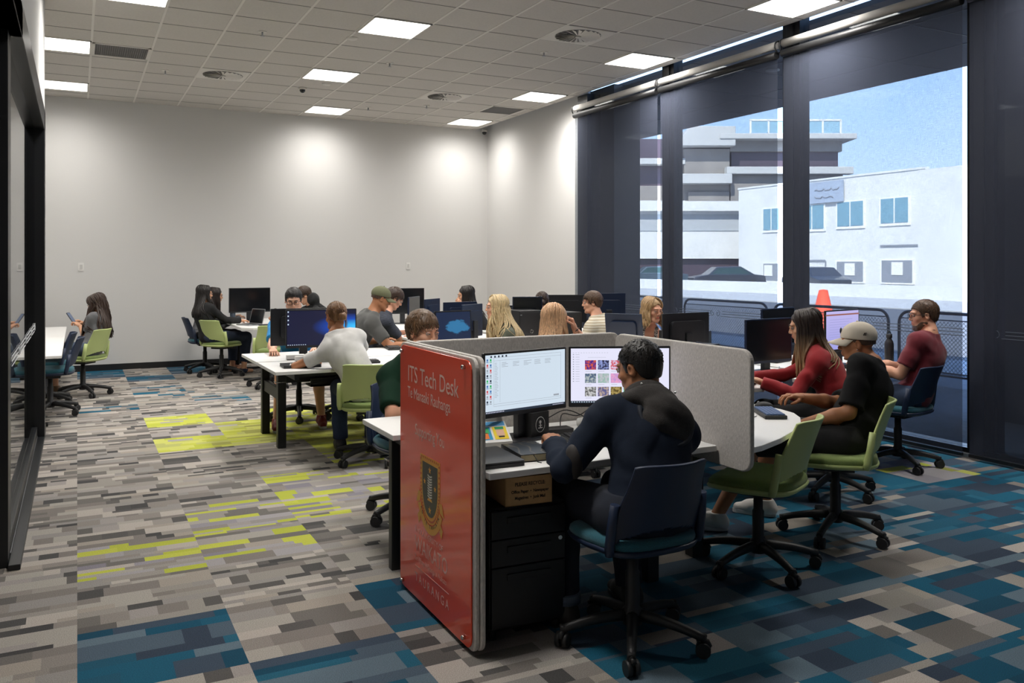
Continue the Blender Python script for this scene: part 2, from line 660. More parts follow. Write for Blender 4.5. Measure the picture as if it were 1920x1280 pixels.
lights = [
    (gx[10], gy[20], 'square ceiling light panel nearest the room centre, largest of the middle row'),
    (gx[10], gy[24], 'square ceiling light panel above the desks, second from the back wall in the middle row'),
    (gx[11], gy[28], 'square ceiling light panel close to the back wall, above the glasses wearer'),
    (gx[15], gy[28], 'square ceiling light panel in the far right corner near the camera dome'),
    (gx[15], gy[24], 'square ceiling light panel near the blinds, beyond the round vent by the corner'),
    (gx[15], gy[20], 'square ceiling light panel near the blinds, just beyond the round vent nearest the viewer'),
    (gx[15], gy[16], 'square ceiling light panel at the top edge, nearest the window blinds'),
    (gx[5], gy[24] - .15, 'light panel cut off by the left partition, the nearer of two'),
    (gx[5], gy[28] - .2, 'light panel cut off by the left partition, the one closest to the back wall'),
    (gx[6], gy[20], 'light panel just peeking in at the top left edge of the ceiling'),
    (gx[10], gy[16], 'ceiling light panel over the space in front of the tech desk'),
    (gx[5] + .61 * 2, gy[12], 'ceiling light panel behind the viewer on the left'),
    (gx[15], gy[12], 'ceiling light panel behind the viewer near the blinds'),
]
for n_, (x, y, lb) in enumerate(lights):
    t = thing('ceiling_light', lb, 'ceiling light', (x + TG / 2, y + TG / 2, HC), 0, 'ceiling light panels')
    a = TG / 2
    fr = MB()
    for (x0, x1, y0, y1) in ((-a, a, -a, -a + .018), (-a, a, a - .018, a), (-a, -a + .018, -a, a), (a - .018, a, -a, a)):
        fr.box(x0, x1, y0, y1, -.012, .002)
    fr.build('frame', M_tbar, t)
    dsc = MB().quad((-a + .018, -a + .018, -.008), (-a + .018, a - .018, -.008), (a - .018, a - .018, -.008), (a - .018, -a + .018, -.008)).build('diffuser', M_lamp_low if y > gy[27] - .3 else M_lamp, t)

# round swirl diffusers
for (x, y, lb) in ((gx[8] - .01, gy[25], 'round swirl air vent in the ceiling above the left aisle'),
                   (gx[13], gy[25], 'round swirl air vent in the ceiling near the far right corner'),
                   (gx[13], gy[19], 'largest round swirl air vent, nearest the viewer')):
    t = thing('swirl_vent', lb, 'air vent', (x + TG / 2, y + TG / 2, HC), 0, 'round ceiling vents')
    MB().prism(rrect(TG - .02, TG - .02, .01), -.006, .002).build('face_plate', M_tbar, t)
    MB().cyl((0, 0, -.0075), (0, 0, -.006), .245, n=36).build('dark_throat', M_gap, t)
    bl = MB()
    for k in range(22):
        M_ = Matrix.Rotation(R(360 / 22 * k), 4, 'Z') @ Matrix.Rotation(R(0), 4, 'X')
        bl.add([(0.04, -.004, -.008), (.24, -.02, -.008), (.235, .017, -.022), (.04, .006, -.016)], [(0, 1, 2, 3)], M=M_)
    bl.build('swirl_blades', M_tbar, t, solid=.002)
    MB().ball((0, 0, -.018), (.03, .03, .012), 12).build('hub', M_tbar, t)
# return air grilles
for (x, y, lb) in ((gx[6], gy[24] - .1, 'rectangular grey return air grille at the left of the ceiling'),
                   (gx[15], gy[26] - .02, 'square grey return air grille near the far right ceiling corner')):
    t = thing('return_air_grille', lb, 'air grille', (x + TG / 2, y + TG / 2, HC), 0, 'return air grilles')
    fr = MB()
    a = TG / 2 - .005
    for (x0, x1, y0, y1) in ((-a, a, -a, -a + .03), (-a, a, a - .03, a), (-a, -a + .03, -a, a), (a - .03, a, -a, a)):
        fr.box(x0, x1, y0, y1, -.008, .002)
    fr.build('frame', M_tbar, t)
    gm = MB()
    k = -a + .03
    while k < a - .03:
        gm.box(k, k + .004, -a + .03, a - .03, -.006, .001)
        gm.box(-a + .03, a - .03, k, k + .004, -.005, .001)
        k += .022
    gm.build('egg_crate_core', mat('grille_grey', (0.24, 0.23, 0.23), 0.6), t)
    MB().box(-a + .03, a - .03, -a + .03, a - .03, -.001, .001).build('backing', M_gap, t)
# sprinklers, smoke detectors, domes: (x, y, kind, label)
for x, y, kd, lb in ((1.72, 9.05, 0, 'ceiling sprinkler above the left aisle, nearer the viewer'),
                     (0.98, 11.4, 0, 'small ceiling sprinkler left of the round vent by the aisle'),
                     (3.35, 9.75, 0, 'tiny ceiling sprinkler between the two middle light panels'),
                     (4.75, 8.45, 0, 'ceiling sprinkler just beyond the largest round vent'),
                     (4.75, 12.1, 0, 'tiny ceiling sprinkler beside the far round vent'),
                     (2.62, 8.85, 1, 'flat round smoke detector left of the largest middle light panel'),
                     (2.98, 11.25, 1, 'small white round smoke detector behind the second middle light panel'),
                     (2.75, 11.65, 2, 'dark dome camera hanging from the ceiling between two light panels'),
                     (4.0, 12.65, 0, 'tiny ceiling sprinkler right of the rearmost middle light panel')):
    if kd == 0:
        t = thing('sprinkler', lb, 'sprinkler', (x, y, HC), 0, 'ceiling sprinklers')
        MB().cyl((0, 0, -.006), (0, 0, 0), .045, n=20).build('escutcheon', M_tbar, t)
        MB().cyl((0, 0, -.045), (0, 0, -.006), .009, n=10).cyl((0, 0, -.048), (0, 0, -.045), .022, n=12).build('sprinkler_head', M_silver, t)
    elif kd == 1:
        o = MB().lathe([(0.0, -.02), (.05, -.018), (.062, -.004), (.062, 0)], 24).build('smoke_detector', M_tbar, loc=(x, y, HC))
        tag(o, lb, 'smoke detector', 'smoke detectors')
    else:
        t = thing('dome_camera', lb, 'security camera', (x, y, HC))
        MB().cyl((0, 0, -.03), (0, 0, 0), .055, n=20).build('housing', M_tbar, t)
        MB().ball((0, 0, -.035), .04, 14).build('dome', M_off, t)
t = thing('dome_camera', 'small dark dome camera up in the far right corner of the walls', 'security camera', (6.5, 13.74, HC - .02))
MB().cyl((0, 0, -.03), (0, 0, .02), .05, n=20).build('housing', M_tbar, t)
MB().ball((0, 0, -.04), .04, 14).build('dome', M_off, t)
# exit/track housing at the very top left
tag(MB().box(-.26, -.16, 6.0, 8.1, HC - .11, HC).build('bulkhead_box', M_tbar, bevel=.004), 'white boxed strip high on the left partition wall', 'bulkhead')

# wall plates
for x, z, lb in ((0.05, 1.53, 'small white wall plate on the back wall, left of the seated row'), (5.1, 1.54, 'small white wall plate on the back wall, above the monitors')):
    t = thing('wall_plate', lb, 'wall switch', (x, YB, z), 0, 'wall plates')
    MB().prism(rrect(.075, .12, .008), 0, .008, M=Matrix.Rotation(R(90), 4, 'X')).build('plate', M_white, t)
    MB().box(-.018, .018, -.012, -.008, -.03, .03).build('rocker', M_edge, t)

# ------------------------------------------------------------------ window wall
mull = [(10.46, 10.6), (9.32 + .3, 10.46), (8.27, 8.62), (6.25, 6.55), (4.26, 4.47), (2.1, 2.3), (.1, .3), (-2, -1.8)]
for k, (a, b) in enumerate([(8.27, 8.5), (6.25, 6.48), (4.22, 4.45), (2.1, 2.3), (.1, .3), (-2.0, -1.8), (-4.2, -4.0)]):
    mb = MB().box(XW - .04, XW + .1, a, b, 0, HC + .12).box(XW - .06, XW - .04, a + .07, b - .07, 0, HC)
    struct(mb.build('window_mullion', M_frame, bevel=.004))
sbox('trim_window_bottom', XW - .05, XW + .1, -4.2, 10.4, 0.0, .07, M_frame)
sbox('trim_window_top', XW - .03, XW + .1, -4.2, 10.4, HC + .10, HC + .13, M_frame)
yy = [10.4, 8.5, 6.48, 4.45, 2.3, .3, -1.8]
ye = [8.5, 6.48, 4.45, 2.3, .3, -1.8, -4.1]
for k in range(7):
    g = struct(MB().box(XW, XW + .01, ye[k], yy[k], .07, HC + .10).build('window_%d' % (k + 1), M_glass))
    if k < 4:
        struct(koru(XW - .006, ye[k] + .05, yy[k] - .1, .975, parent=g, m=M_film))

# roller blinds: sheer dark screen fabric
mB = bpy.data.materials.new('sheer_blind_fabric')
mB.use_nodes = True
n = mB.node_tree
n.nodes.clear()
o_ = n.nodes.new('ShaderNodeOutputMaterial')
mx = n.nodes.new('ShaderNodeMixShader')
tr = n.nodes.new('ShaderNodeBsdfTransparent')
tr.inputs[0].default_value = (0.93, 0.97, 1.0, 1)
pb = n.nodes.new('ShaderNodeBsdfDiffuse')
pb.inputs[0].default_value = (0.06, 0.068, 0.095, 1)
tcb = n.nodes.new('ShaderNodeTexCoord')
facs = []
for ax, sc_ in (((1, 170, 7), 1.0), ((1, 7, 170), 1.0)):
    mp = n.nodes.new('ShaderNodeMapping')
    mp.inputs['Scale'].default_value = ax
    nz = n.nodes.new('ShaderNodeTexNoise')
    nz.inputs['Scale'].default_value = 2.2
    nz.inputs['Detail'].default_value = 3
    n.links.new(tcb.outputs['Object'], mp.inputs[0])
    n.links.new(mp.outputs[0], nz.inputs['Vector'])
    facs.append(nz)
ad = n.nodes.new('ShaderNodeMath')
ad.operation = 'ADD'
n.links.new(facs[0].outputs['Fac'], ad.inputs[0])
n.links.new(facs[1].outputs['Fac'], ad.inputs[1])
mr = n.nodes.new('ShaderNodeMapRange')
mr.inputs['From Min'].default_value = 0.6
mr.inputs['From Max'].default_value = 1.4
mr.inputs['To Min'].default_value = 0.60
mr.inputs['To Max'].default_value = 0.74
n.links.new(ad.outputs[0], mr.inputs['Value'])
n.links.new(mr.outputs[0], mx.inputs[0])
n.links.new(tr.outputs[0], mx.inputs[1])
n.links.new(pb.outputs[0], mx.inputs[2])
n.links.new(mx.outputs[0], o_.inputs[0])
M_blind = mB
M_tube = mat('white_roller_tube', (0.62, 0.60, 0.57), 0.9, spec=.1)
bl_lab = ['sheer dark roller blind in front of the darkest window bay, beside the white wall',
          'sheer dark roller blind second from the white wall, concrete building behind it',
          'widest sheer roller blind, white building and sky showing through it',
          'sheer dark roller blind at the right edge of the picture']
edges = [(10.40, 8.46), (8.40, 6.45), (6.37, 4.42), (4.36, 2.4), (2.3, .4), (.3, -1.7)]
for k, (a, b) in enumerate(edges):
    if k > 3:
        lb = 'sheer dark roller blind nearer than the one at the right edge'
    else:
        lb = bl_lab[k]
    t = thing('roller_blind', lb, 'roller blind', (XB, (a + b) / 2, 0), 0, 'roller blinds along the window wall')
    hw = (a - b) / 2
    MB().quad((0, -hw, .04), (0, -hw, 3.74), (0, hw, 3.74), (0, hw, .04)).build('screen_fabric', M_blind, t)
    MB().cyl((-.0, -hw, 3.80), (-.0, hw, 3.80), .04, n=20).build('roller_tube', M_tube, t)
    MB().cyl((-.01, -hw, 3.695), (-.01, hw, 3.695), .038, n=16).build('fabric_roll', M_black, t)
    MB().box(-.012, .012, -hw, hw, .02, .045).build('bottom_rail', M_frame, t)
    for s_ in (-1, 1):
        br = MB()
        pts = [(-.0 + .046 * math.cos(R(q_)), s_ * (hw + .012), 3.78 + .062 * math.sin(R(q_))) for q_ in range(0, 360, 24)]
        br.tube(pts, .008, 6, closed=True)
        br.build('bracket', M_black, t)

# ------------------------------------------------------------------ outside
M_asph = mat('asphalt', (0.11, 0.12, 0.14), 0.95, noise=0.2, nscale=8, bump=0.2, bscale=60)
M_pave = mat('pavement', (0.33, 0.33, 0.34), 0.9, noise=0.1, nscale=5)
sbox('ground_outside', 6.6, 160, -40, 160, -.08, -.02, M_asph)
sbox('ground_pavement', 11.2, 12.8, -40, 60, -.02, .0, M_pave)
sbox('ground_pavement_far', 26, 39.9, -40, 120, -.02, .02, mat('pale_concrete', (0.5, 0.5, 0.5), 0.9, noise=.05, nscale=3))
sf = sbox('ceiling_soffit', 6.86, 10.05, -8, 30, 4.08, 4.13, mat('dark_soffit', (0.10, 0.10, 0.105), 0.8))
sj = MB()
for x in (7.8, 9.0):
    sj.box(x - .006, x + .006, -8, 30, 4.075, 4.081)
for k in range(-4, 24):
    sj.box(6.86, 10.05, k * 1.2 - .006, k * 1.2 + .006, 4.075, 4.081)
struct(sj.build('soffit_joints', M_black))
for y, lb in ((8.2, 'recessed downlight in the outdoor soffit seen through the middle blind'),
              (10.3, 'recessed downlight in the outdoor soffit seen through the second blind'),
              (3.6, 'recessed downlight in the outdoor soffit at the top right corner')):
    o = MB().cyl((0, 0, -.012), (0, 0, 0), .09, n=24).cyl((0, 0, -.018), (0, 0, -.01), .06, n=24).build('downlight', M_tube, loc=(8.0, y, 4.08))
    tag(o, lb, 'downlight', 'outdoor soffit downlights')
sbox('wall_pier_outside', 6.66, 7.1, 9.85, 12.5, -.05, 4.08, M_frame)
sbox('wall_return_outside', 8.3, 8.6, -6, 5.5, -.05, 4.08, mat('dark_cladding', (0.03, 0.032, 0.036), 0.7))

M_conc = mat('white_render', (0.70, 0.70, 0.69), 0.85, noise=0.05, nscale=.6)
M_tallc = mat('grey_concrete', (0.27, 0.25, 0.235), 0.9, noise=0.15, nscale=.5)
M_winb = mat('blue_window_glass', (0.17, 0.33, 0.42), 0.25, spec=.7)
M_wint = mat('dark_window_glass', (0.07, 0.05, 0.07), 0.3)
M_grey = mat('grey_board', (0.25, 0.27, 0.31), 0.7)


def sY(y):
    return y * 40 / 22


def sZ(z):
    return 1.56 + (z - 1.56) * 40 / 22


t = thing('office_building', 'long white two-storey building across the road', 'building', (0, 0, 0))
MB().box(40, 48, 29.9, sY(24.28), 0, sZ(4.36)).box(39.4, 48, 18, 29.9, 0, sZ(4.3)).build('walls', M_conc, t)
MB().box(39.95, 40.3, 29.9, sY(24.3), sZ(4.36), sZ(4.42)).build('parapet', M_conc, t)
for (y0, y1, z0, z1) in ((17.0, 17.95, 2.83, 3.57), (18.62, 19.62, 2.8, 3.57), (20.2, 21.2, 2.76, 3.55), (22.2, 22.95, 2.8, 3.55)):
    f_ = MB().box(39.93, 40.02, sY(y0) - .12, sY(y1) + .12, sZ(z0) - .16, sZ(z1) + .08).build('window', M_white, t)
    MB().box(39.9, 39.94, sY(y0), sY((y0 + y1) / 2) - .05, sZ(z0), sZ(z1)).box(39.9, 39.94, sY((y0 + y1) / 2) + .05, sY(y1), sZ(z0), sZ(z1)).build('pane', M_winb, f_)
for (y0, y1, z0, z1) in ((18.62, 19.64, 1.03, 1.66), (16.86, 17.92, 1.03, 1.69), (22.2, 22.95, 1.0, 1.6)):
    f_ = MB().box(39.93, 40.02, sY(y0) - .1, sY(y1) + .1, sZ(z0) - .1, sZ(z1) + .08).build('window', M_white, t)
    MB().box(39.9, 39.94, sY(y0), sY(y1), sZ(z0), sZ(z1)).build('pane', M_grey, f_)
    MB().box(39.86, 39.9, sY(y0) + .55, sY(y0) + 1.25, sZ(z1) - .8, sZ(z1) - .1).build('notice', M_paper, f_)
for y0, y1, z1 in ((16.36, 17.98, 2.12), (20.15, 21.3, 1.68)):
    MB().box(39.92, 40.0, sY(y0) - .06, sY(y0), 0, sZ(z1)).box(39.92, 40.0, sY(y0), sY(y1), sZ(z1), sZ(z1) + .08).build('garage_surround', M_grey, t)
sg = MB().box(39.8, 39.9, sY(19.35), sY(20.75), sZ(3.6), sZ(4.3)).build('sign_board', mat('pale_blue_sign', (0.36, 0.42, 0.52), 0.6), t)
for q_ in range(2):      # two lines of lettering too blurred to read
    pts = [(39.79, sY(20.5) - .14 * k, sZ(4.02 - .24 * q_) + .10 * math.sin(k * 2.3 + q_) * math.cos(k * .7)) for k in range(14 - 3 * q_)]
    MB().tube(pts, .035, 5).build('faint_writing', M_grey, sg)
sbox('wall_roadside', 33.0, 33.4, 15, 70, 0, .62, M_conc)
# concrete tower and low warehouse beyond, squared up to the street corner
BX, BY, BR = 32.0, 62.3, R(-27.2)
t = thing('apartment_tower', 'grey concrete tower with banded floors and dark ribbon windows', 'building', (BX, BY, 0), BR)
m = MB().box(18.1, 27.4, 0, 12, 0, 9.0).box(18.1, 27.4, .2, 12, 10.95, 11.9).box(14.3, 18.1, .3, 12, 0, 11.2).box(8, 14.4, 1.2, 12, 0, 8.2).box(14.6, 18.0, 0, 12, 6.4, 7.6)
m.build('concrete_bands', M_tallc, t, bevel=.05)
m = MB().box(17.0, 28.2, -.9, 12, 11.85, 12.3).box(17.6, 28.0, -.7, .2, 9.0, 9.6).box(8, 14.4, .2, 1.4, 9.9, 10.4).box(13.6, 18.0, -.9, .5, 8.2, 9.0).box(8, 14.4, .2, 1.4, 6.4, 6.9)
m.add([(13.4, -.8, 11.3), (18.3, -.8, 11.3), (18.3, -.8, 12.9), (14.6, -.8, 12.9), (13.4, 10, 11.3), (18.3, 10, 11.3), (18.3, 10, 12.9), (14.6, 10, 12.9)],
      [(0, 1, 2, 3), (7, 6, 5, 4), (0, 4, 5, 1), (1, 5, 6, 2), (2, 6, 7, 3), (3, 7, 4, 0)])
m.build('white_ledges', mat('pale_ledge', (.5, .5, .49), .85), t, bevel=.05)
MB().box(18.3, 27.2, .6, 12, 9.0, 10.95).box(8, 14.3, 1.6, 12, 10.4, 12.2).box(8, 14.3, 1.6, 12, 8.2, 9.9).box(14.6, 18.1, .25, .3, 6.0, 6.4).build('ribbon_windows', M_wint, t)
m = MB().box(19.5, 27.0, -.6, -.5, 13.35, 13.5)
for k in range(6):
    m.box(19.5 + k * 1.48, 19.65 + k * 1.48, -.6, -.45, 12.3, 13.45)
m.build('roof_railing', M_conc, t)
MB().box(19.6, 26.9, -.55, -.5, 12.4, 13.35).build('roof_glass', mat('pale_blue_glass', (.25, .42, .52), .3), t)
t = thing('low_warehouse', 'pale low building with a dark open ground floor, left of the white building', 'building', (BX, BY, 0), BR)
MB().box(4, 17.6, -9.0, -.95, 2.0, 5.4).build('walls', M_conc, t)
MB().box(4, 17.6, -8.6, -.95, 0, 2.0).build('dark_ground_floor', M_wint, t)
MB().box(4, 17.8, -9.6, -.95, 5.4, 6.1).build('roof_edge', M_conc, t)
MB().box(4, 17.4, -9.06, -9.0, 4.0, 5.2).build('window_band', mat('grey_band', (.42, .44, .46), .7), t)


def car(x, y, rz, lb, colr, name='parked_car'):
    t = thing(name, lb, 'car', (x, y, 0), rz, 'cars parked outside')
    prof = [(-2.2, .35), (-2.2, .8), (-1.3, .98), (-.75, 1.42), (.7, 1.46), (1.5, .98), (2.15, .9), (2.25, .4)]
    body = MB()
    n_ = len(prof)
    for (yy_, ins) in ((-.85, 0), (.85, 0)):
        pass
    v = [(p[0], -.85 * (1 if p[1] < 1.1 else .8), p[1]) for p in prof] + [(p[0], .85 * (1 if p[1] < 1.1 else .8), p[1]) for p in prof]
    body.add(v, [tuple(range(n_)), tuple(reversed(range(n_, 2 * n_)))] + [(i, n_ + i, n_ + (i + 1) % n_, (i + 1) % n_) for i in range(n_)])
    body.build('body', colr, t, bevel=.05)
    gl_ = MB()
    for s_ in (-1, 1):
        gl_.add([(-1.15, s_ * .84, 1.0), (1.3, s_ * .84, 1.0), (.65, s_ * .72, 1.38), (-.7, s_ * .72, 1.36)], [(0, 1, 2, 3) if s_ < 0 else (3, 2, 1, 0)])
    gl_.build('side_windows', mat('car_glass', (0.03, 0.06, 0.06), 0.2), t, solid=.02)
    for xx in (-1.4, 1.4):
        for s_ in (-1, 1):
            MB().cyl((xx, s_ * .7, .33), (xx, s_ * .88, .33), .33, n=20).build('wheel', M_plastic, t)
    return t


car(35.6, 40.4, R(-25), 'dark car parked outside, seen through the second blind', mat('dark_car_paint', (0.03, 0.035, 0.05), 0.3, coat=.5))
car(34.6, 32.4, R(70), 'dark hatchback outside, half hidden by the mullion beside the widest blind', mat('dark_car_paint', (0.03, 0.035, 0.05), 0.3))
car(36.5, 48.8, R(-25), 'pale blue car outside, left of the dark parked car', mat('blue_car_paint', (0.05, 0.08, 0.11), 0.4))

# crowd-control style fence panels
M_rail = mat('galvanised_rail', (0.11, 0.12, 0.14), 0.5, metal=.3)


def fence(x, y0, y1, lb):
    t = thing('fence_panel', lb, 'fence panel', (x, y0, 0), 0, 'temporary fence panels outside')
    w_ = y1 - y0
    r_ = .16
    pts = [(0, 0, .02), (0, 0, .93 - r_)] + [(0, r_ - r_ * math.cos(R(a)), .93 - r_ + r_ * math.sin(R(a))) for a in range(15, 90, 15)]
    pts += [(0, r_, .93), (0, w_ - r_, .93)] + [(0, w_ - r_ + r_ * math.sin(R(a)), .93 - r_ + r_ * math.cos(R(a))) for a in range(15, 90, 15)] + [(0, w_, .93 - r_), (0, w_, .02)]
    MB().tube(pts, .021, 8).build('tube_frame', M_rail, t)
    MB().tube([(0, 0, .12), (0, w_, .12)], .016, 6).tube([(0, 0, .84), (0, w_, .84)], .008, 5).build('cross_rail', M_rail, t)
    mb = MB()
    k = -.8
    while k < w_:
        for s_ in (1, -1):
            a0, a1 = k, k + .72
            za, zb = (.12, .84) if s_ == 1 else (.84, .12)
            if a0 < 0:
                za += (0 - a0) * s_
                a0 = 0
            if a1 > w_:
                zb -= (a1 - w_) * s_
                a1 = w_
            if a1 > a0:
                mb.tube([(0, a0, za), (0, a1, zb)], .0028, 3, smooth=False)
        k += .055
    mb.build('chain_link', M_rail, t)
    for yy_ in (.3, w_ - .3):
        MB().tube([(-.3, yy_, .02), (0, yy_, .06), (.3, yy_, .02)], .016, 6).build('foot', M_rail, t)


fence(10.0, 5.72, 7.88, 'fence panel outside behind the bearded person')
fence(10.0, 8.05, 10.22, 'fence panel outside between the widest blind and the person in red')
fence(10.0, 10.36, 12.48, 'fence panel outside through the second blind from the white wall')
fence(10.0, 12.62, 14.8, 'fence panel outside through the blind beside the white wall')
fence(10.0, 3.4, 5.58, 'fence panel outside at the far right, behind the dark mullion')
M_cone = mat('orange_cone', (0.9, 0.10, 0.04), 0.6)
for x, y, s_, lb in ((15.7, 14.45, 1.0, 'large orange-red traffic cone outside behind the fence, right of the mullion'), (13.9, 14.2, .35, 'small red cone outside low behind the fence')):
    t = thing('traffic_cone', lb, 'traffic cone', (x, y, 0))
    MB().lathe([(.0, .98 * s_), (.10 * s_, .96 * s_), (.30 * s_, .1 * s_), (.38 * s_, .06 * s_), (.38 * s_, 0)], 20).build('cone', M_cone, t)
# ------------------------------------------------------------------ task chair
def make_chair(kind):
    """five-star task chair, sitter faces local +Y; origin on the floor under the gas column"""
    sh, pad = (M_green, M_greenpad) if kind == 'green' else (M_navy, M_teal)
    t = thing('task_chair', 'placeholder', 'chair')
    for k in range(5):
        a = R(72 * k + 18)
        M_ = Matrix.Rotation(a, 4, 'Z')
        lg = MB()
        # arched arm with flat profile
        pts, rad = [], []
        for i in range(8):
            u = i / 7
            pts.append((.03 + .275 * u, 0, .115 - .045 * u * u))
            rad.append(.026 - .009 * u)
        lg.tube(pts, rad, 8, M=M_)
        lg.cyl((.295, 0, .04), (.295, 0, .09), .014, n=8, M=M_)
        l_ = lg.build('leg', M_plastic, t)
        c_ = MB()
        cs = R(random.uniform(0, 360))
        Mc = M_ @ Matrix.Translation((.295, 0, .03)) @ Matrix.Rotation(cs, 4, 'Z')
        c_.cyl((-.0, -.026, 0), (.0, -.006, 0), .03, n=18, M=Mc).cyl((0, .006, 0), (0, .026, 0), .03, n=18, M=Mc)
        c_.cyl((0, -.007, 0), (0, .007, 0), .018, n=10, M=Mc)
        c_.tube([(-.026, 0, .012), (-.016, 0, .032), (.004, 0, .036), (.024, 0, .026)], .011, 6, M=Mc)
        c_.build('caster', M_plastic, l_)
    g = MB()
    g.lathe([(.0, .075), (.04, .078), (.042, .135), (.03, .15), (.03, .29), (.024, .30), (.024, .395), (.0, .395)], 18)
    g.build('gas_column', M_plastic, t)
    mch = MB().box(-.1, .1, -.1, .12, .385, .425).box(-.02, .02, .06, .16, .39, .41)
    mch.tube([(.09, 0, .40), (.23, .03, .395)], .009, 6)
    mch.build('seat_mechanism', M_plastic, t, bevel=.008)

    def seat_outline(sc_, dy=0):
        pts = []
        for i in range(36):
            a = 2 * math.pi * i / 36
            cx, sy = math.cos(a), math.sin(a)
            p = 3.4
            x = math.copysign(abs(cx) ** (2 / p), cx) * .235 * sc_
            y = math.copysign(abs(sy) ** (2 / p), sy) * .225 * sc_ + dy
            x *= 1 - .06 * (y < 0)
            pts.append((x, y))
        return pts
    pn = MB()
    lv = [(.93, .422), (1.0, .432), (1.03, .446), (1.0, .452)]
    vs_, fs_ = [], []
    for sc_, z in lv:
        for (x, y) in seat_outline(sc_):
            vs_.append((x, y, z - (.02 * max(0, (y - .12) / .1) ** 2)))
    n_ = 36
    for i in range(len(lv) - 1):
        for j in range(n_):
            fs_.append((i * n_ + j, i * n_ + (j + 1) % n_, (i + 1) * n_ + (j + 1) % n_, (i + 1) * n_ + j))
    fs_.append(tuple(reversed(range(n_))))
    fs_.append(tuple(range(3 * n_, 4 * n_)))
    pn.add(vs_, fs_, 0, True)
    pn.build('seat_pan', sh, t)
    pd = MB()
    lv = [(.97, .448), (1.0, .462), (.985, .478), (.93, .488), (.8, .493), (.5, .490), (.2, .486)]
    vs_, fs_ = [], []
    for sc_, z in lv:
        for (x, y) in seat_outline(sc_):
            vs_.append((x, y, z - (.028 * max(0, (y - .1) / .12) ** 2)))
    for i in range(len(lv) - 1):
        for j in range(n_):
            fs_.append((i * n_ + j, i * n_ + (j + 1) % n_, (i + 1) * n_ + (j + 1) % n_, (i + 1) * n_ + j))
    fs_.append(tuple(range((len(lv) - 1) * n_, len(lv) * n_)))
    pd.add(vs_, fs_, 0, True)
    pd.build('seat_pad', pad, t)
    # back shell: curved panel with a lens-shaped opening above the pad
    NU, NV = 44, 60

    def bp(u, v):
        z = .44 + .36 * v
        if v < .45:
            hw = .206
        else:
            hw = .206 - .036 * math.sin((v - .45) / .55 * math.pi / 2)
        y = -.205 - .085 * v - .03 * v * v + .075 * u * u * (1 - .15 * v)
        return (u * hw, y, z - .010 * v * abs(u) ** 6)
    vs_ = [bp(-1 + 2 * i / NU, j / NV) for j in range(NV + 1) for i in range(NU + 1)]
    fs_ = []
    for j in range(NV):
        for i in range(NU):
            u, v = -1 + 2 * (i + .5) / NU, (j + .5) / NV
            top = .10 + .14 * (1 - u * u)
            if .09 < v < top + .02 and abs(u) < .86:
                continue
            a = j * (NU + 1) + i
            fs_.append((a, a + 1, a + NU + 2, a + NU + 1))
    MB().add(vs_, fs_, 0, True).build('backrest', sh, t, solid=.012)
    for s_ in (-1, 1):
        ps = MB()
        ps.tube([(s_ * .215, -.150, .435), (s_ * .219, -.158, .47), (s_ * .218, -.172, .55), (s_ * .212, -.185, .64)], [.017, .021, .020, .019], 10, flat=1.0)
        ps.build('side_post', sh, t)
    return t


PROTO = {}


def place_chair(kind, x, y, deg, lb, grp=None):
    if kind not in PROTO:
        o = make_chair(kind)
        PROTO[kind] = o
    else:
        o = copy_tree(PROTO[kind])
    o.location = (x, y, 0)
    o.rotation_euler = (0, 0, R(deg))
    tag(o, lb, 'chair', grp or ('lime green task chairs' if kind == 'green' else 'navy task chairs'))
    return o


place_chair('navy', 2.045, 2.89, 0, 'navy task chair with teal seat, under the person in the dark hooded jacket')
place_chair('green', 3.13, 3.31, 26, 'empty lime green task chair tucked against the rounded desk')
place_chair('green', 3.90, 3.50, 44, 'lime green task chair under the person in the white cap')
place_chair('green', 4.60, 4.16, 38, 'lime green task chair behind the person in the red top')
place_chair('navy', 5.67, 4.48, 12, 'navy task chair by the blinds under the person in the maroon shirt')
place_chair('green', 2.08, 6.50, -28, 'lime green task chair under the person in the white t-shirt')
place_chair('green', .06, 11.30, 55, 'lime green task chair under the person holding a phone')
place_chair('green', 1.80, 12.42, -48, 'lime green task chair under the long-haired person in black')
place_chair('navy', 1.66, 13.05, -88, 'navy task chair by the back wall, behind the person in black')
place_chair('green', 2.22, 11.05, -11, 'empty lime green task chair left of the person in the blue shirt')
place_chair('navy', -.25, 10.03, 88, 'navy task chair with teal seat at the left table, nearest the partition')
place_chair('navy', -.32, 10.75, 92, 'navy task chair tilted at the left table, beyond the nearer navy one')
place_chair('navy', 2.0, 8.62, 168, 'navy task chair under the person in the blue shirt')
place_chair('navy', 2.50, 8.52, -105, 'navy task chair under the person in the olive cap')
place_chair('navy', 1.86, 4.98, 185, 'navy task chair under the person in the dark green t-shirt')
place_chair('navy', 5.12, 7.70, 22, 'navy task chair behind the person in the striped cream shirt')
place_chair('navy', 3.0, 9.55, -95, 'navy task chair under the person bent over writing')
place_chair('green', 3.12, 11.85, 78, 'lime green task chair under the person hunched in a black hoodie')
place_chair('navy', 3.76, 7.26, 68, 'navy task chair under the person with long pale blonde hair')
place_chair('navy', 4.92, 8.55, -29, 'navy task chair under the person with a dark hair bun')
place_chair('navy', 3.12, 5.38, -48, 'navy task chair under the strawberry blonde person')
place_chair('navy', 4.78, 6.72, 183, 'navy task chair under the person in the patterned sleeveless top')
place_chair('navy', 4.55, 9.85, 60, 'navy task chair under the black-haired person in the far row')

# ------------------------------------------------------------------ desks
DZ = .73


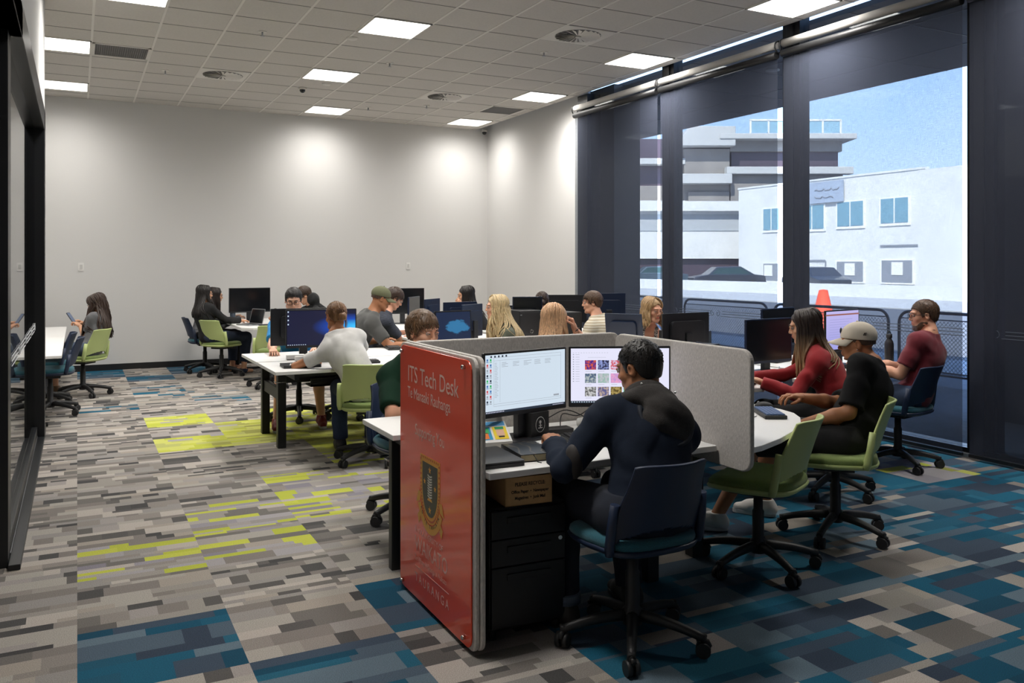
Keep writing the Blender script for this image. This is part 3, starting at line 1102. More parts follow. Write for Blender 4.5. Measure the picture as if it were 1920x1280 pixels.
def desk(name, poly, lb, legs=(), z=DZ, cat='desk', beams=(), loc=(0, 0, 0), foot=True):
    t = thing(name, lb, cat, loc)
    MB().prism(poly, z - .027, z).build('desktop', M_white, t, bevel=.003)
    for (x, y, w_, d_) in legs:
        l_ = MB().box(x - w_ / 2, x + w_ / 2, y - d_ / 2, y + d_ / 2, 0, z - .06).build('leg', M_black, t, bevel=.004)
    bm = MB()
    for (x0, x1, y0, y1, z0, z1) in beams:
        bm.box(x0, x1, y0, y1, z0, z1)
    if beams:
        bm.build('frame', M_black, t, bevel=.003)
    return t


def R4(x0, x1, y0, y1):
    return [(x0, y0), (x1, y0), (x1, y1), (x0, y1)]


# mid bench: two tops back to back on an H frame
t = desk('bench_desk', R4(1.36, 3.05, 6.65, 7.38), 'white bench desk under the blue lit monitor, nearer of the back-to-back pair', [(1.55, 7.33, .07, .07), (2.95, 7.33, .07, .07)],
         beams=((1.53, 1.57, 6.75, 7.30, .645, .70), (2.93, 2.97, 6.75, 7.30, .645, .70), (1.58, 2.92, 7.31, 7.35, .55, .66), (1.55, 2.95, 6.80, 6.84, .66, .70)))
MB().tube([(1.50, 7.29, .56), (1.50, 7.38, .56)], .004, 6).tube([(1.50, 7.29, .56), (1.59, 7.29, .56)], .004, 6).build('crank_rod', M_chrome, t)
cb = MB()
for k in range(6):
    x = 1.95 + .07 * k
    cb.tube([(x, 7.25, .69), (x + .04, 7.2, .60), (x - .03, 7.15, .57), (x + .05 * (k % 2), 7.22, .68)], .004, 5)
cb.build('cables', M_cable, t)
MB().box(1.75, 2.9, 7.12, 7.3, .53, .545).box(1.75, 2.9, 7.12, 7.13, .53, .60).build('cable_tray', M_black, t)
t = desk('bench_desk', R4(1.36, 3.05, 7.42, 8.16), 'white bench desk by the person in the blue shirt, farther of the pair', [(1.55, 8.02, .07, .07), (2.95, 8.02, .07, .07)],
         beams=((1.53, 1.57, 7.48, 8.05, .645, .70), (2.93, 2.97, 7.48, 8.05, .645, .70), (1.53, 1.57, 7.36, 8.0, .40, .50), (1.55, 2.95, 7.94, 7.98, .66, .70)))
# tech pod
t = desk('tech_desk', R4(1.455, 2.615, 3.03, 3.865), 'white desk behind the red sign where the person in the hooded jacket sits', [(2.52, 3.42, .07, .07), (1.51, 3.75, .05, .05)],
         beams=((2.5, 2.54, 3.12, 3.75, .65, .70), (1.5, 2.52, 3.68, 3.72, .62, .70)))
t = desk('side_desk', R4(1.365, 2.615, 3.925, 4.42), 'white desk sticking out left of the red sign', [(1.46, 4.14, .07, .05), (2.5, 4.14, .07, .05)],
         beams=((1.44, 1.48, 3.95, 4.38, .655, .70), (1.46, 2.5, 4.12, 4.16, .6, .66)))
MB().tube([(1.41, 4.12, .56), (1.41, 4.18, .56), (1.5, 4.18, .56)], .004, 6).build('crank_rod', M_chrome, t)
# rounded desk right of the pod
pts = [(2.66, 2.905), (2.80, 2.935), (3.0, 3.02), (3.2, 3.13), (3.38, 3.26), (3.50, 3.38), (3.575, 3.50), (3.60, 3.62), (3.60, 3.75), (3.57, 3.95), (3.5, 4.15), (3.35, 4.3), (2.66, 4.3)]
t = desk('rounded_desk', pts, 'white desk with a rounded end under the blue-keyed keyboard', [(2.95, 3.6, .07, .07), (2.95, 4.15, .07, .07)], beams=((2.93, 2.97, 3.3, 4.2, .655, .70),))
t = desk('window_desk', [(3.75, 4.36), (4.12, 4.30), (4.62, 4.66), (5.0, 4.90), (5.0, 5.6), (3.3, 5.6), (3.3, 4.5)], 'white desk in front of the person in the red top', [(3.6, 5.0, .07, .07), (4.8, 5.3, .07, .07)], beams=((3.6, 4.8, 5.12, 5.16, .655, .70),))
t = desk('window_desk', [(4.80, 4.30), (5.00, 4.28), (5.40, 4.62), (6.15, 4.72), (6.15, 5.75), (5.06, 5.75), (5.06, 4.84), (4.64, 4.56)], 'white desk under the lilac screen and the black drink bottle', [(5.2, 4.9, .07, .07), (5.95, 5.4, .07, .07)], beams=((5.2, 5.95, 5.2, 5.24, .655, .70),))
# far left long table and far table by the back wall
t = desk('meeting_table', R4(-1.25, -.13, 9.08, 13.3), 'long white table half hidden by the left partition', [(-.95, 9.35, .08, .08), (-.95, 13.0, .08, .08)], z=.70,
         beams=((-1.0, -.9, 9.3, 13.0, .62, .67), (-1.15, -.25, 9.3, 9.36, .0, .03), (-1.15, -.25, 13.0, 13.06, .0, .03)))
t = desk('far_table', [(2.05, 11.42), (2.95, 11.42), (2.95, 13.4), (1.92, 13.4), (1.92, 11.56)], 'white table before the back wall with the person in black beside it', [(2.5, 11.8, .08, .08), (2.5, 13.1, .08, .08)],
         beams=((2.46, 2.54, 11.8, 13.1, .62, .69), (2.0, 2.9, 11.78, 11.84, .0, .03), (2.0, 2.9, 13.06, 13.12, 0, .03)))
t = desk('far_table', R4(3.3, 4.35, 8.65, 11.6), 'white table before the back wall where the person bent over writing writes', [(3.8, 9.5, .08, .08), (3.8, 11.3, .08, .08)],
         beams=((3.76, 3.84, 9.5, 11.3, .62, .69),))
t = desk('middle_desk', R4(2.35, 3.5, 5.85, 6.4), 'white desk hidden behind the felt screens, by the strawberry blonde person', [(2.45, 6.1, .07, .07), (3.4, 6.1, .07, .07)], beams=((2.45, 3.4, 6.08, 6.12, .655, .70),))
t = desk('middle_desk', R4(3.75, 5.0, 5.65, 6.40), 'white desk in front of the person in the patterned top', [(3.75, 6.0, .07, .07), (4.85, 6.0, .07, .07)], beams=((3.75, 4.85, 5.98, 6.02, .655, .70),))
t = desk('middle_desk', R4(3.15, 3.60, 6.95, 8.3), 'narrow white desk end before the pale blonde person', [(3.3, 6.9, .07, .07), (3.3, 8.1, .07, .07)], beams=((3.28, 3.32, 6.9, 8.1, .655, .70),))
t = desk('middle_desk', R4(4.15, 4.80, 7.3, 8.6), 'white desk in front of the person in the striped cream shirt', [(4.4, 7.45, .07, .07), (4.4, 8.45, .07, .07)], beams=((4.38, 4.42, 7.5, 8.4, .655, .70),))
t = desk('middle_desk', R4(4.5, 5.9, 8.9, 9.8), 'white desk beyond the person with the hair bun', [(4.65, 9.45, .07, .07), (5.75, 9.45, .07, .07)], beams=((4.65, 5.75, 9.43, 9.47, .655, .70),))

# ------------------------------------------------------------------ tech pod screens and sign


def xplane(x0, x1, poly):   # extrude a Y-Z outline along X
    return MB().prism(poly, x0, x1, M=Matrix(((0, 0, 1, 0), (1, 0, 0, 0), (0, 1, 0, 0), (0, 0, 0, 1))))


def yplane(y0, y1, poly):   # extrude an X-Z outline along Y
    return MB().prism(poly, -y1, -y0, M=Matrix(((1, 0, 0, 0), (0, 0, -1, 0), (0, 1, 0, 0), (0, 0, 0, 1))))


t = thing('sign_panel', 'tall red acrylic sign reading ITS Tech Desk with a crest', 'sign', (0, 0, 0))
CY, CZ = (3.075 + 3.905) / 2, (.02 + 1.175) / 2
xplane(1.396, 1.402, rrect(3.905 - 3.075, 1.155, .045, 6, CY, CZ)).build('acrylic_sheet', M_red, t, bevel=.0015)
for (y, z) in ((3.868, 1.146), (3.138, 1.146), (3.862, .046), (3.138, .052)):
    MB().cyl((1.396, y, z), (1.383, y, z), .009, n=14).ball((1.385, y, z), (.006, .010, .010), 10).build('standoff_bolt', M_chrome, t)


def TM(y, z, x=1.3952):   # lettering on the sign: reads towards -Y, faces -X
    return Matrix(((0, 0, -1, x), (-1, 0, 0, y), (0, 1, 0, z), (0, 0, 0, 1)))


for txt, y, z, sz, sx in (('ITS Tech Desk', 3.800, 1.012, .108, .93), ('Te Manaaki Rauhanga', 3.800, .936, .074, .80), ('Supporting You', 3.700, .775, .073, .76)):
    text_mesh(txt, sz, 'lettering', M_pink, t, TM(y, z), sx=sx)
M_pinkd = mat('dim_pink_print', s2l((244, 178, 162)), 0.4)
for txt, y, z, sz, sx in (('THE UNIVERSITY OF', 3.700, .327, .036, 1.03), ('WAIKATO', 3.700, .242, .098, .84), ('Te Whare Wānanga o Waikato', 3.700, .196, .036, .80), ('T A U R A N G A', 3.700, .100, .058, .93)):
    text_mesh(txt, sz, 'lettering', M_pinkd, t, TM(y, z), sx=sx)
xplane(1.3948, 1.3955, [(3.302, .168), (3.700, .168), (3.700, .1705), (3.302, .1705)]).build('rule_line', M_pinkd, t)
# crest
M_gold = mat('crest_gold', s2l((226, 160, 60)), 0.45)
M_crblk = mat('crest_black', (0.012, 0.012, 0.012), 0.4)
M_crwh = mat('crest_white', (0.7, 0.68, 0.62), 0.5)


def shield(cy, zt, w_, h_):
    pts = [(cy + w_ / 2, zt), (cy + w_ / 2, zt - h_ * .42)]
    for k in range(1, 8):
        a = k / 8
        pts.append((cy + w_ / 2 * math.cos(a * math.pi / 2) ** .9, zt - h_ * .42 - h_ * .58 * math.sin(a * math.pi / 2)))
    pts.append((cy, zt - h_))
    return pts + [(2 * cy - p[0], p[1]) for p in reversed(pts[:-1])]


cc = 3.515
xplane(1.3948, 1.3958, shield(cc, .70, .235, .295)).build('crest_border', M_gold, t)
wv = MB()
sp = shield(cc, .692, .215, .275)
for i in range(len(sp)):
    a, b = Vector(sp[i]), Vector(sp[(i + 1) % len(sp)])
    n_ = max(2, int((b - a).length / .02))
    for k in range(n_):
        p = a.lerp(b, (k + .5) / n_)
        wv.cyl((1.3944, p[0], p[1]), (1.3946, p[0], p[1]), .0055, n=7)
wv.build('crest_border_pattern', mat('crest_rust', s2l((186, 60, 30)), 0.5), t)
xplane(1.3942, 1.3948, shield(cc, .672, .180, .235)).build('crest_field', M_crblk, t)


def star(cy, cz, r_):
    return [(cy + r_ * (1 if k % 2 == 0 else .42) * math.sin(k * math.pi / 5), cz + r_ * (1 if k % 2 == 0 else .42) * math.cos(k * math.pi / 5)) for k in range(10)]


for (y, z, r_) in ((cc, .645, .017), (cc + .062, .585, .015), (cc - .062, .575, .015), (cc, .468, .019)):
    xplane(1.3938, 1.3943, list(reversed(star(y, z, r_)))).build('crest_star', M_gold, t)
bk = MB()
for k in range(9):
    z = .52 + .0115 * k
    for s_ in (-1, 1):
        bk.add([(1.3940, cc, z), (1.3940, cc + s_ * .026, z + .006), (1.3940, cc + s_ * .026, z + .013), (1.3940, cc, z + .007)], [(0, 1, 2, 3)])
bk.build('crest_book', M_crwh, t)
MB().add([(1.3940, cc - .03, .508), (1.3940, cc + .03, .508), (1.3940, cc + .02, .520), (1.3940, cc - .02, .520)], [(0, 1, 2, 3)]).build('crest_book_base', M_gold, t)
rbn = MB()
prev = None
vv, ff = [], []
for k in range(25):
    a = R(200 + 140 * k / 24)
    for rr in (.125, .165):
        vv.append((1.3944, cc + rr * .92 * math.cos(a), .525 + rr * math.sin(a)))
ff = [(2 * k, 2 * k + 1, 2 * k + 3, 2 * k + 2) for k in range(24)]
rbn.add(vv, ff)
for s_ in (-1, 1):
    rbn.add([(1.3944, cc + s_ * .118, .485), (1.3944, cc + s_ * .165, .47), (1.3944, cc + s_ * .14, .53), (1.3944, cc + s_ * .11, .525)], [(0, 1, 2, 3)])
    rbn.add([(1.3944, cc + s_ * .12, .44), (1.3944, cc + s_ * .15, .415), (1.3944, cc + s_ * .135, .375), (1.3944, cc + s_ * .115, .40)], [(0, 1, 2, 3)])
rbn.build('crest_ribbon', M_gold, t)
motto = 'KO TE TANGATA'
for k, ch in enumerate(motto):
    if ch == ' ':
        continue
    a = R(212 + 116 * k / (len(motto) - 1))
    # letters run left to right as seen (towards -Y)
    yv, zv = cc - .138 * .92 * math.cos(a), .525 + .138 * math.sin(a)
    Ml = TM(yv, zv, 1.3940) @ Matrix.Rotation(a + R(90), 4, 'Z')
    text_mesh(ch, .022, 'motto_letter', M_crblk, t, Ml, align='CENTER', depth=.0003)

o = xplane(1.404, 1.420, rrect(3.93 - 3.045, 1.175, .05, 6, (3.93 + 3.045) / 2, .60)).build('felt_screen', [M_felt], bevel=.004)
tag(o, 'upright grey felt board directly behind the red sign', 'felt screen', 'grey felt desk screens')
o = xplane(1.423, 1.440, rrect(3.93 - 3.03, 1.175, .05, 6, (3.93 + 3.03) / 2, .605)).build('felt_screen', [M_felt], bevel=.004)
tag(o, 'inner grey felt board beside the desk, second layer behind the red sign', 'felt screen', 'grey felt desk screens')
o = yplane(3.88, 3.91, rrect(2.665 - 1.445, 1.185 - .45, .05, 6, (2.665 + 1.445) / 2, (1.19 + .45) / 2)).build('felt_screen', [M_felt], bevel=.006)
tag(o, 'wide grey felt screen behind the two lit monitors', 'felt screen', 'grey felt desk screens')
o = xplane(2.625, 2.652, rrect(3.875 - 2.825, 1.185 - .64, .06, 7, (3.875 + 2.825) / 2, (1.185 + .64) / 2)).build('felt_screen', [M_felt], bevel=.006)
tag(o, 'grey felt screen with rounded corners right of the person in the hooded jacket', 'felt screen', 'grey felt desk screens')

# ------------------------------------------------------------------ monitors


def emit_mat(name, col, st):
    return mat(name, (0.0, 0.0, 0.0), 0.3, emit=col, es=st)


def monitor(name, lb, x, y, deg, w_=.53, h_=.31, zb=.12, kind='off', z0=DZ, back=None, tilt=0, group='monitors', curve=0.0, stand=True):
    """screen faces local -Y"""
    back = back or M_monitor
    t = thing(name, lb, 'monitor', (x, y, z0), R(deg), group)
    Mt = Matrix.Translation((0, 0, zb)) @ Matrix.Rotation(R(tilt), 4, 'X')
    # housing
    hb = MB().prism(rrect(w_, h_, .006, 3, 0, h_ / 2), -.008, .008, M=Mt @ Matrix.Rotation(R(90), 4, 'X'))
    hb.prism(rrect(w_ * .7, h_ * .6, .03, 4, 0, h_ / 2), -.035, -.006, M=Mt @ Matrix.Rotation(R(90), 4, 'X'))
    hb.build('housing', back, t, bevel=.002)
    bz = .010
    mats = {'off': M_off}.get(kind, None) or kind
    scr = MB().quad((-w_ / 2 + bz, -.0088, bz * 2), (w_ / 2 - bz, -.0088, bz * 2), (w_ / 2 - bz, -.0088, h_ - bz), (-w_ / 2 + bz, -.0088, h_ - bz), M=Mt).build('screen', mats, t)
    if stand:
        MB().box(-.035, .035, .012, .05, .01, zb + h_ * .5).build('stand_neck', M_monitor, t, bevel=.003)
        MB().prism(rrect(.24, .18, .02, 4, 0, .03), 0, .012).build('stand_base', M_monitor, t, bevel=.003)
    return t, scr, Mt


def grad_mat(name, c0, c1, st, axis='X', scale=1.0):
    m = bpy.data.materials.new(name)
    m.use_nodes = True
    n = m.node_tree
    b = n.nodes['Principled BSDF']
    b.inputs['Base Color'].default_value = (0, 0, 0, 1)
    b.inputs['Roughness'].default_value = .3
    t_ = n.nodes.new('ShaderNodeTexCoord')
    s_ = n.nodes.new('ShaderNodeSeparateXYZ')
    n.links.new(t_.outputs['Generated'], s_.inputs[0])
    r_ = n.nodes.new('ShaderNodeValToRGB')
    r_.color_ramp.elements[0].color = (*c0, 1)
    r_.color_ramp.elements[1].color = (*c1, 1)
    n.links.new(s_.outputs[axis], r_.inputs[0])
    n.links.new(r_.outputs[0], b.inputs['Emission Color'])
    b.inputs['Emission Strength'].default_value = st
    return m


def icons(Mt, items, name, parent, m, off=-.0094):
    mb = MB()
    for (x, z, w_, h_) in items:
        mb.quad((x, off, z), (x + w_, off, z), (x + w_, off, z + h_), (x, off, z + h_), M=Mt)
    return mb.build(name, m, parent)


S_white = emit_mat('screen_pale', (.60, .70, .80), .98)
S_white2 = emit_mat('screen_white', (.74, .74, .90), 1.0)
S_line = emit_mat('screen_grey_line', (.36, .40, .46), .8)
S_dark = emit_mat('screen_dark_ink', (.02, .03, .05), 1.0)
S_red = emit_mat('screen_red_icon', (.7, .06, .06), .8)
S_grn = emit_mat('screen_green_icon', (.02, .5, .12), .8)
S_blu = emit_mat('screen_blue_icon', (.05, .18, .45), .9)
# the two lit monitors on the tech desk
ang = math.degrees(math.atan2(.1, .49))
t, scr, Mt = monitor('monitor', 'left lit monitor on the tech desk, pale window with a column of desktop icons', 1.895, 3.55, ang, .51, .30, .125, S_white)
w_, h_ = .51, .30
MB()
icons(Mt, [(-w_ / 2 + .01, .020, w_ - .02, .011)], 'taskbar', scr, S_dark, -.0092)
icons(Mt, [(-w_ / 2 + .014 + .009 * k, .0235, .0045, .004) for k in range(12)] + [(w_ / 2 - .09 + .009 * k, .0235, .005, .003) for k in range(8)], 'taskbar_icons', scr, S_white2, -.0096)
icons(Mt, [(-.197, .062, .415, .0012), (-.197, .052, .415, .0012), (-.197, .052, .0012, .225), (.217, .052, .0012, .225), (-.197, .276, .415, .0012), (-.197, .262, .415, .001), (-.160, .07, .001, .19), (.17, .068, .035, .008)], 'window_outline', scr, S_line)
tl = []
for c_ in range(5):
    for r_ in range(random.choice((4, 7, 9))):
        tl.append((-.150 + .066 * c_, .25 - .0062 * r_, random.uniform(.02, .05), .0018))
for r_ in range(22):
    tl.append((-.192, .25 - .0075 * r_, random.uniform(.012, .024), .0018))
icons(Mt, tl, 'file_list', scr, S_line)
for k in range(9):
    for q_ in range(2):
        icons(Mt, [(-.238 + .019 * q_, .262 - .024 * k, .009, .010), (-.240 + .019 * q_, .256 - .024 * k, .013, .003)], 'desktop_icon', scr, (S_blu, S_dark, S_red, S_grn, S_line)[(k * 2 + q_ * 3) % 5])
icons(Mt, [(-.238 + .022 * k, .277, .009, .009) for k in range(1, 6)], 'desktop_icon', scr, S_dark)
t, scr, Mt = monitor('monitor', 'right lit monitor on the tech desk, white page with rows of photo thumbnails', 2.40, 3.50, -25, .51, .30, .125, S_white2)
icons(Mt, [(-w_ / 2 + .01, .020, w_ - .02, .011)], 'taskbar', scr, S_dark, -.0092)
icons(Mt, [(-w_ / 2 + .014 + .012 * k, .0235, .006, .004) for k in range(11)], 'taskbar_icons', scr, S_white, -.0096)
icons(Mt, [(-.235 + .013 * k, .268, .006, .0014) for k in range(14)] + [(-.16, .245, .09, .001)] + [(-.235, .258 - .012 * k, .006, .004) for k in range(12)] + [(-.222, .259 - .012 * k, .02, .0014) for k in range(12)], 'page_text', scr, S_line)
TC = [((.05, .02, .25), (.6, .1, .05)), ((.02, .02, .05), (.25, .3, .6)), ((.65, .55, .75), (.6, .08, .1)), ((.3, .1, .45), (.1, .05, .2)), ((.1, .15, .35), (.2, .3, .5)), ((.08, .12, .2), (.4, .45, .45)), ((.3, .45, .4), (.5, .5, .55)), ((.75, .35, .55), (.5, .3, .6)), ((.7, .4, .75), (.3, .3, .6)), ((.05, .2, .3), (.3, .3, .1)), ((.12, .12, .12), (.55, .55, .55)), ((.1, .1, .25), (.45, .35, .3)), ((.1, .07, .02), (.4, .3, .1)), ((.02, .25, .15), (.1, .8, .5)), ((.2, .2, .3), (.5, .1, .1))]
k = 0
for r_ in range(3):
    for c_ in range(5):
        m_ = bpy.data.materials.new('thumbnail_picture')
        m_.use_nodes = True
        n = m_.node_tree
        b = n.nodes['Principled BSDF']
        b.inputs['Base Color'].default_value = (0, 0, 0, 1)
        nz = n.nodes.new('ShaderNodeTexNoise')
        nz.inputs['Scale'].default_value = 90
        nz.inputs['Detail'].default_value = 4
        tcn = n.nodes.new('ShaderNodeTexCoord')
        n.links.new(tcn.outputs['Object'], nz.inputs['Vector'])
        cr_ = n.nodes.new('ShaderNodeValToRGB')
        cr_.color_ramp.elements[0].position = .42
        cr_.color_ramp.elements[1].position = .58
        cr_.color_ramp.elements[0].color = (*TC[k][0], 1)
        cr_.color_ramp.elements[1].color = (*TC[k][1], 1)
        n.links.new(nz.outputs['Fac'], cr_.inputs[0])
        n.links.new(cr_.outputs[0], b.inputs['Emission Color'])
        b.inputs['Emission Strength'].default_value = 1.0
        icons(Mt, [(-.175 + .064 * c_, .185 - .066 * r_, .056, .047)], 'photo_thumbnail', scr, m_)
        icons(Mt, [(-.172 + .064 * c_, .176 - .066 * r_, .03, .0015)], 'thumbnail_caption', scr, S_line)
        k += 1

# big monitor on the mid bench with the blue wallpaper
m_ = bpy.data.materials.new('blue_wallpaper')
m_.use_nodes = True
n = m_.node_tree
b = n.nodes['Principled BSDF']
b.inputs['Base Color'].default_value = (0, 0, 0, 1)
tcn = n.nodes.new('ShaderNodeTexCoord')
mp = n.nodes.new('ShaderNodeMapping')
mp.inputs['Location'].default_value = (-1.55, 0, -1.35)
mp.inputs['Scale'].default_value = (1.55, 0, 2.6)
gr = n.nodes.new('ShaderNodeTexGradient')
gr.gradient_type = 'SPHERICAL'
cr_ = n.nodes.new('ShaderNodeValToRGB')
cr_.color_ramp.elements[0].color = (.006, .008, .035, 1)
cr_.color_ramp.elements[1].color = (.05, .55, 1, 1)
e_ = cr_.color_ramp.elements.new(.45)
e_.color = (.004, .06, .42, 1)
n.links.new(tcn.outputs['Generated'], mp.inputs[0])
n.links.new(mp.outputs[0], gr.inputs[0])
n.links.new(gr.outputs['Fac'], cr_.inputs[0])
n.links.new(cr_.outputs[0], b.inputs['Emission Color'])
b.inputs['Emission Strength'].default_value = 1.0
t, scr, Mt = monitor('monitor', 'lit monitor with a glowing blue desktop, before the person in white', 1.86, 7.19, -4, .60, .325, .125, m_)
icons(Mt, [(-.285, .30 - .035 * k, .010, .012) for k in range(4)] + [(-.285 + .018 * k, .024, .008, .006) for k in range(9)], 'desktop_icon', scr, S_white)
t, scr, Mt = monitor('monitor', 'dark monitor seen from behind, in front of the person in the blue shirt', 1.80, 7.62, 176, .56, .33, .11, 'off')
# far monitors with black screens
monitor('monitor', 'large black blank monitor beside the person in black, near the back wall', 2.26, 12.85, 8, .61, .36, .13, 'off')
monitor('monitor', 'large black blank monitor behind the person bent over writing', 4.07, 11.29, -12, .61, .36, .14, 'off', stand=True)
monitor('monitor', 'narrow dark monitor seen edge-on left of the cave-wallpaper screen', 3.75, 9.99, 52, .45, .30, .13, 'off', back=M_backnavy)
monitor('monitor', 'dark blue monitor back above the person in the green shirt', 3.80, 9.50, 222, .40, .34, .08, 'off', back=M_backnavy)
# cave wallpaper monitor
m_ = bpy.data.materials.new('cave_wallpaper')
m_.use_nodes = True
n = m_.node_tree
b = n.nodes['Principled BSDF']
b.inputs['Base Color'].default_value = (0, 0, 0, 1)
tcn = n.nodes.new('ShaderNodeTexCoord')
mp = n.nodes.new('ShaderNodeMapping')
mp.inputs['Location'].default_value = (-1.45, 0, -1.5)
mp.inputs['Scale'].default_value = (2.4, 0, 3.2)
gr = n.nodes.new('ShaderNodeTexGradient')
gr.gradient_type = 'SPHERICAL'
nz = n.nodes.new('ShaderNodeTexNoise')
nz.inputs['Scale'].default_value = 6
ad = n.nodes.new('ShaderNodeMath')
ad.operation = 'MULTIPLY_ADD'
ad.inputs[1].default_value = .9
cr_ = n.nodes.new('ShaderNodeValToRGB')
cr_.color_ramp.elements[0].position = .62
cr_.color_ramp.elements[0].color = (.014, .034, .10, 1)
cr_.color_ramp.elements[1].position = .78
cr_.color_ramp.elements[1].color = (.05, .30, .62, 1)
n.links.new(tcn.outputs['Generated'], mp.inputs[0])
n.links.new(mp.outputs[0], gr.inputs[0])
n.links.new(tcn.outputs['Generated'], nz.inputs['Vector'])
n.links.new(nz.outputs['Fac'], ad.inputs[0])
n.links.new(gr.outputs['Fac'], ad.inputs[2])
n.links.new(ad.outputs[0], cr_.inputs[0])
n.links.new(cr_.outputs[0], b.inputs['Emission Color'])
b.inputs['Emission Strength'].default_value = .55
monitor('monitor', 'dim lit monitor showing a blue cave wallpaper, tilted', 2.62, 6.10, 8, .33, .25, .22, m_, tilt=-4)
monitor('monitor', 'navy monitor back just behind the cave-wallpaper screen', 3.85, 8.78, 190, .45, .30, .11, 'off', back=M_backnavy)
monitor('monitor', 'dark blue monitor at an angle in front of the pale blonde person', 3.47, 7.62, 212, .36, .32, .12, 'off', back=M_backnavy)
monitor('monitor', 'low black monitor behind the pale blonde person against the white wall', 4.90, 9.42, 156, .26, .12, .20, 'off')
monitor('monitor', 'dark monitor half hidden by the person with the hair bun', 4.52, 8.42, -20, .34, .3, .17, 'off', back=M_backnavy)
monitor('monitor', 'wide black monitor left of the person in the striped cream shirt', 5.34, 8.98, 155, .55, .34, .12, 'off')
monitor('monitor', 'navy monitor panel behind the person in the striped cream shirt', 5.46, 8.20, 165, .42, .38, .12, 'off', back=M_backnavy, z0=.73)
monitor('monitor', 'dark blue monitor tilted beside the patterned-top person', 4.38, 6.30, 128, .34, .32, .08, 'off', back=M_backnavy, tilt=-12)
monitor('monitor', 'black monitor seen from behind, in front of the patterned-top person', 4.50, 5.60, 186, .53, .33, .10, 'off')
monitor('monitor', 'dark monitor behind the red-topped person, higher of the overlapping two', 5.33, 5.40, 16, .54, .33, .13, 'off', back=M_backnavy)
monitor('monitor', 'dark monitor left of the red-topped person, lower and nearer of the overlapping two', 4.74, 4.90, 6, .53, .34, .075, 'off', back=M_backnavy)
S_lil = grad_mat('lilac_screen', (.34, .34, .72), (.50, .46, .80), 1.0, 'Z')
t, scr, Mt = monitor('monitor', 'lit monitor with a lilac page behind the white cap', 5.60, 4.96, 12, .52, .34, .12, S_lil)
icons(Mt, [(-.26, .295, .52, .012)], 'page_header', scr, emit_mat('screen_brown', (.30, .12, .10), 1))
icons(Mt, [(-.2, .26 - .02 * k, .35 - .05 * (k % 3), .003) for k in range(11)], 'page_text', scr, emit_mat('screen_lilac_line', (.30, .30, .60), 1))

# tower computers / pedestal boxes between far desks


def tower(x, y, deg, w_, d_, h_, lb, z0=DZ):
    t = thing('computer_tower', lb, 'computer', (x, y, z0), R(deg), 'computer towers on the desks')
    MB().box(-w_ / 2, w_ / 2, -d_ / 2, d_ / 2, .008, h_).build('case', M_black, t, bevel=.004)
    MB().box(-w_ / 2 + .006, w_ / 2 - .006, -d_ / 2 - .004, -d_ / 2, .02, h_ - .012).build('front_panel', M_plastic, t, bevel=.002)
    MB().tube([(.018 * math.cos(R(a)), -d_ / 2 - .005, h_ * .32 + .018 * math.sin(R(a))) for a in range(0, 360, 24)], .0018, 5, closed=True).build('round_badge', M_chrome, t)
    MB().box(-w_ / 2 + .01, -w_ / 2 + .03, -d_ / 2 - .006, -d_ / 2 - .003, h_ - .05, h_ - .04).build('power_button', M_silver, t)
    return t


tower(3.50, 7.95, 10, .14, .35, .29, 'black computer tower with a round silver badge, right of the cave-wallpaper screen')
tower(4.40, 8.30, 0, .30, .4, .33, 'black computer tower behind the pale blonde person')
tower(4.72, 7.95, 8, .22, .35, .32, 'black computer tower left of the person in the striped cream shirt')
tower(4.86, 6.06, 30, .2, .42, .24, 'black computer tower behind the monitor of the patterned-top person')
tower(4.42, 5.36, 20, .2, .30, .20, 'black computer tower beside the small tilted screens near the red-topped person')


def laptop(x, y, deg, lb, z0=DZ, open_=True, w_=.32, d_=.22, ang_=105, scr=None, col=None):
    t = thing('laptop', lb, 'laptop', (x, y, z0), R(deg), 'laptops')
    c_ = col or M_plastic
    MB().prism(rrect(w_, d_, .012, 3), 0, .016).build('base', c_, t, bevel=.002)
    if open_:
        MB().prism(rrect(w_ - .04, d_ * .45, .004, 2, 0, .02), .016, .0175).build('keyboard', M_black, t)
        Ml = Matrix.Translation((0, d_ / 2, .014)) @ Matrix.Rotation(R(ang_), 4, 'X') @ Matrix.Translation((0, -d_ / 2, 0))
        Ml = Matrix.Translation((0, d_ / 2, .014)) @ Matrix.Rotation(R(180 - ang_), 4, 'X')
        ld = MB().prism(rrect(w_, d_, .012, 3, 0, d_ / 2), -.005, .0, M=Matrix.Translation((0, d_ / 2, .016)) @ Matrix.Rotation(R(180 - ang_), 4, 'X')).build('lid', c_, t)
        MB().prism(rrect(w_ - .02, d_ - .02, .004, 2, 0, d_ / 2), .0, .0012, M=Matrix.Translation((0, d_ / 2, .016)) @ Matrix.Rotation(R(180 - ang_), 4, 'X')).build('screen', scr or M_off, ld)
    else:
        MB().prism(rrect(w_, d_, .012, 3), .017, .024).build('lid', c_, t, bevel=.002)
    return t


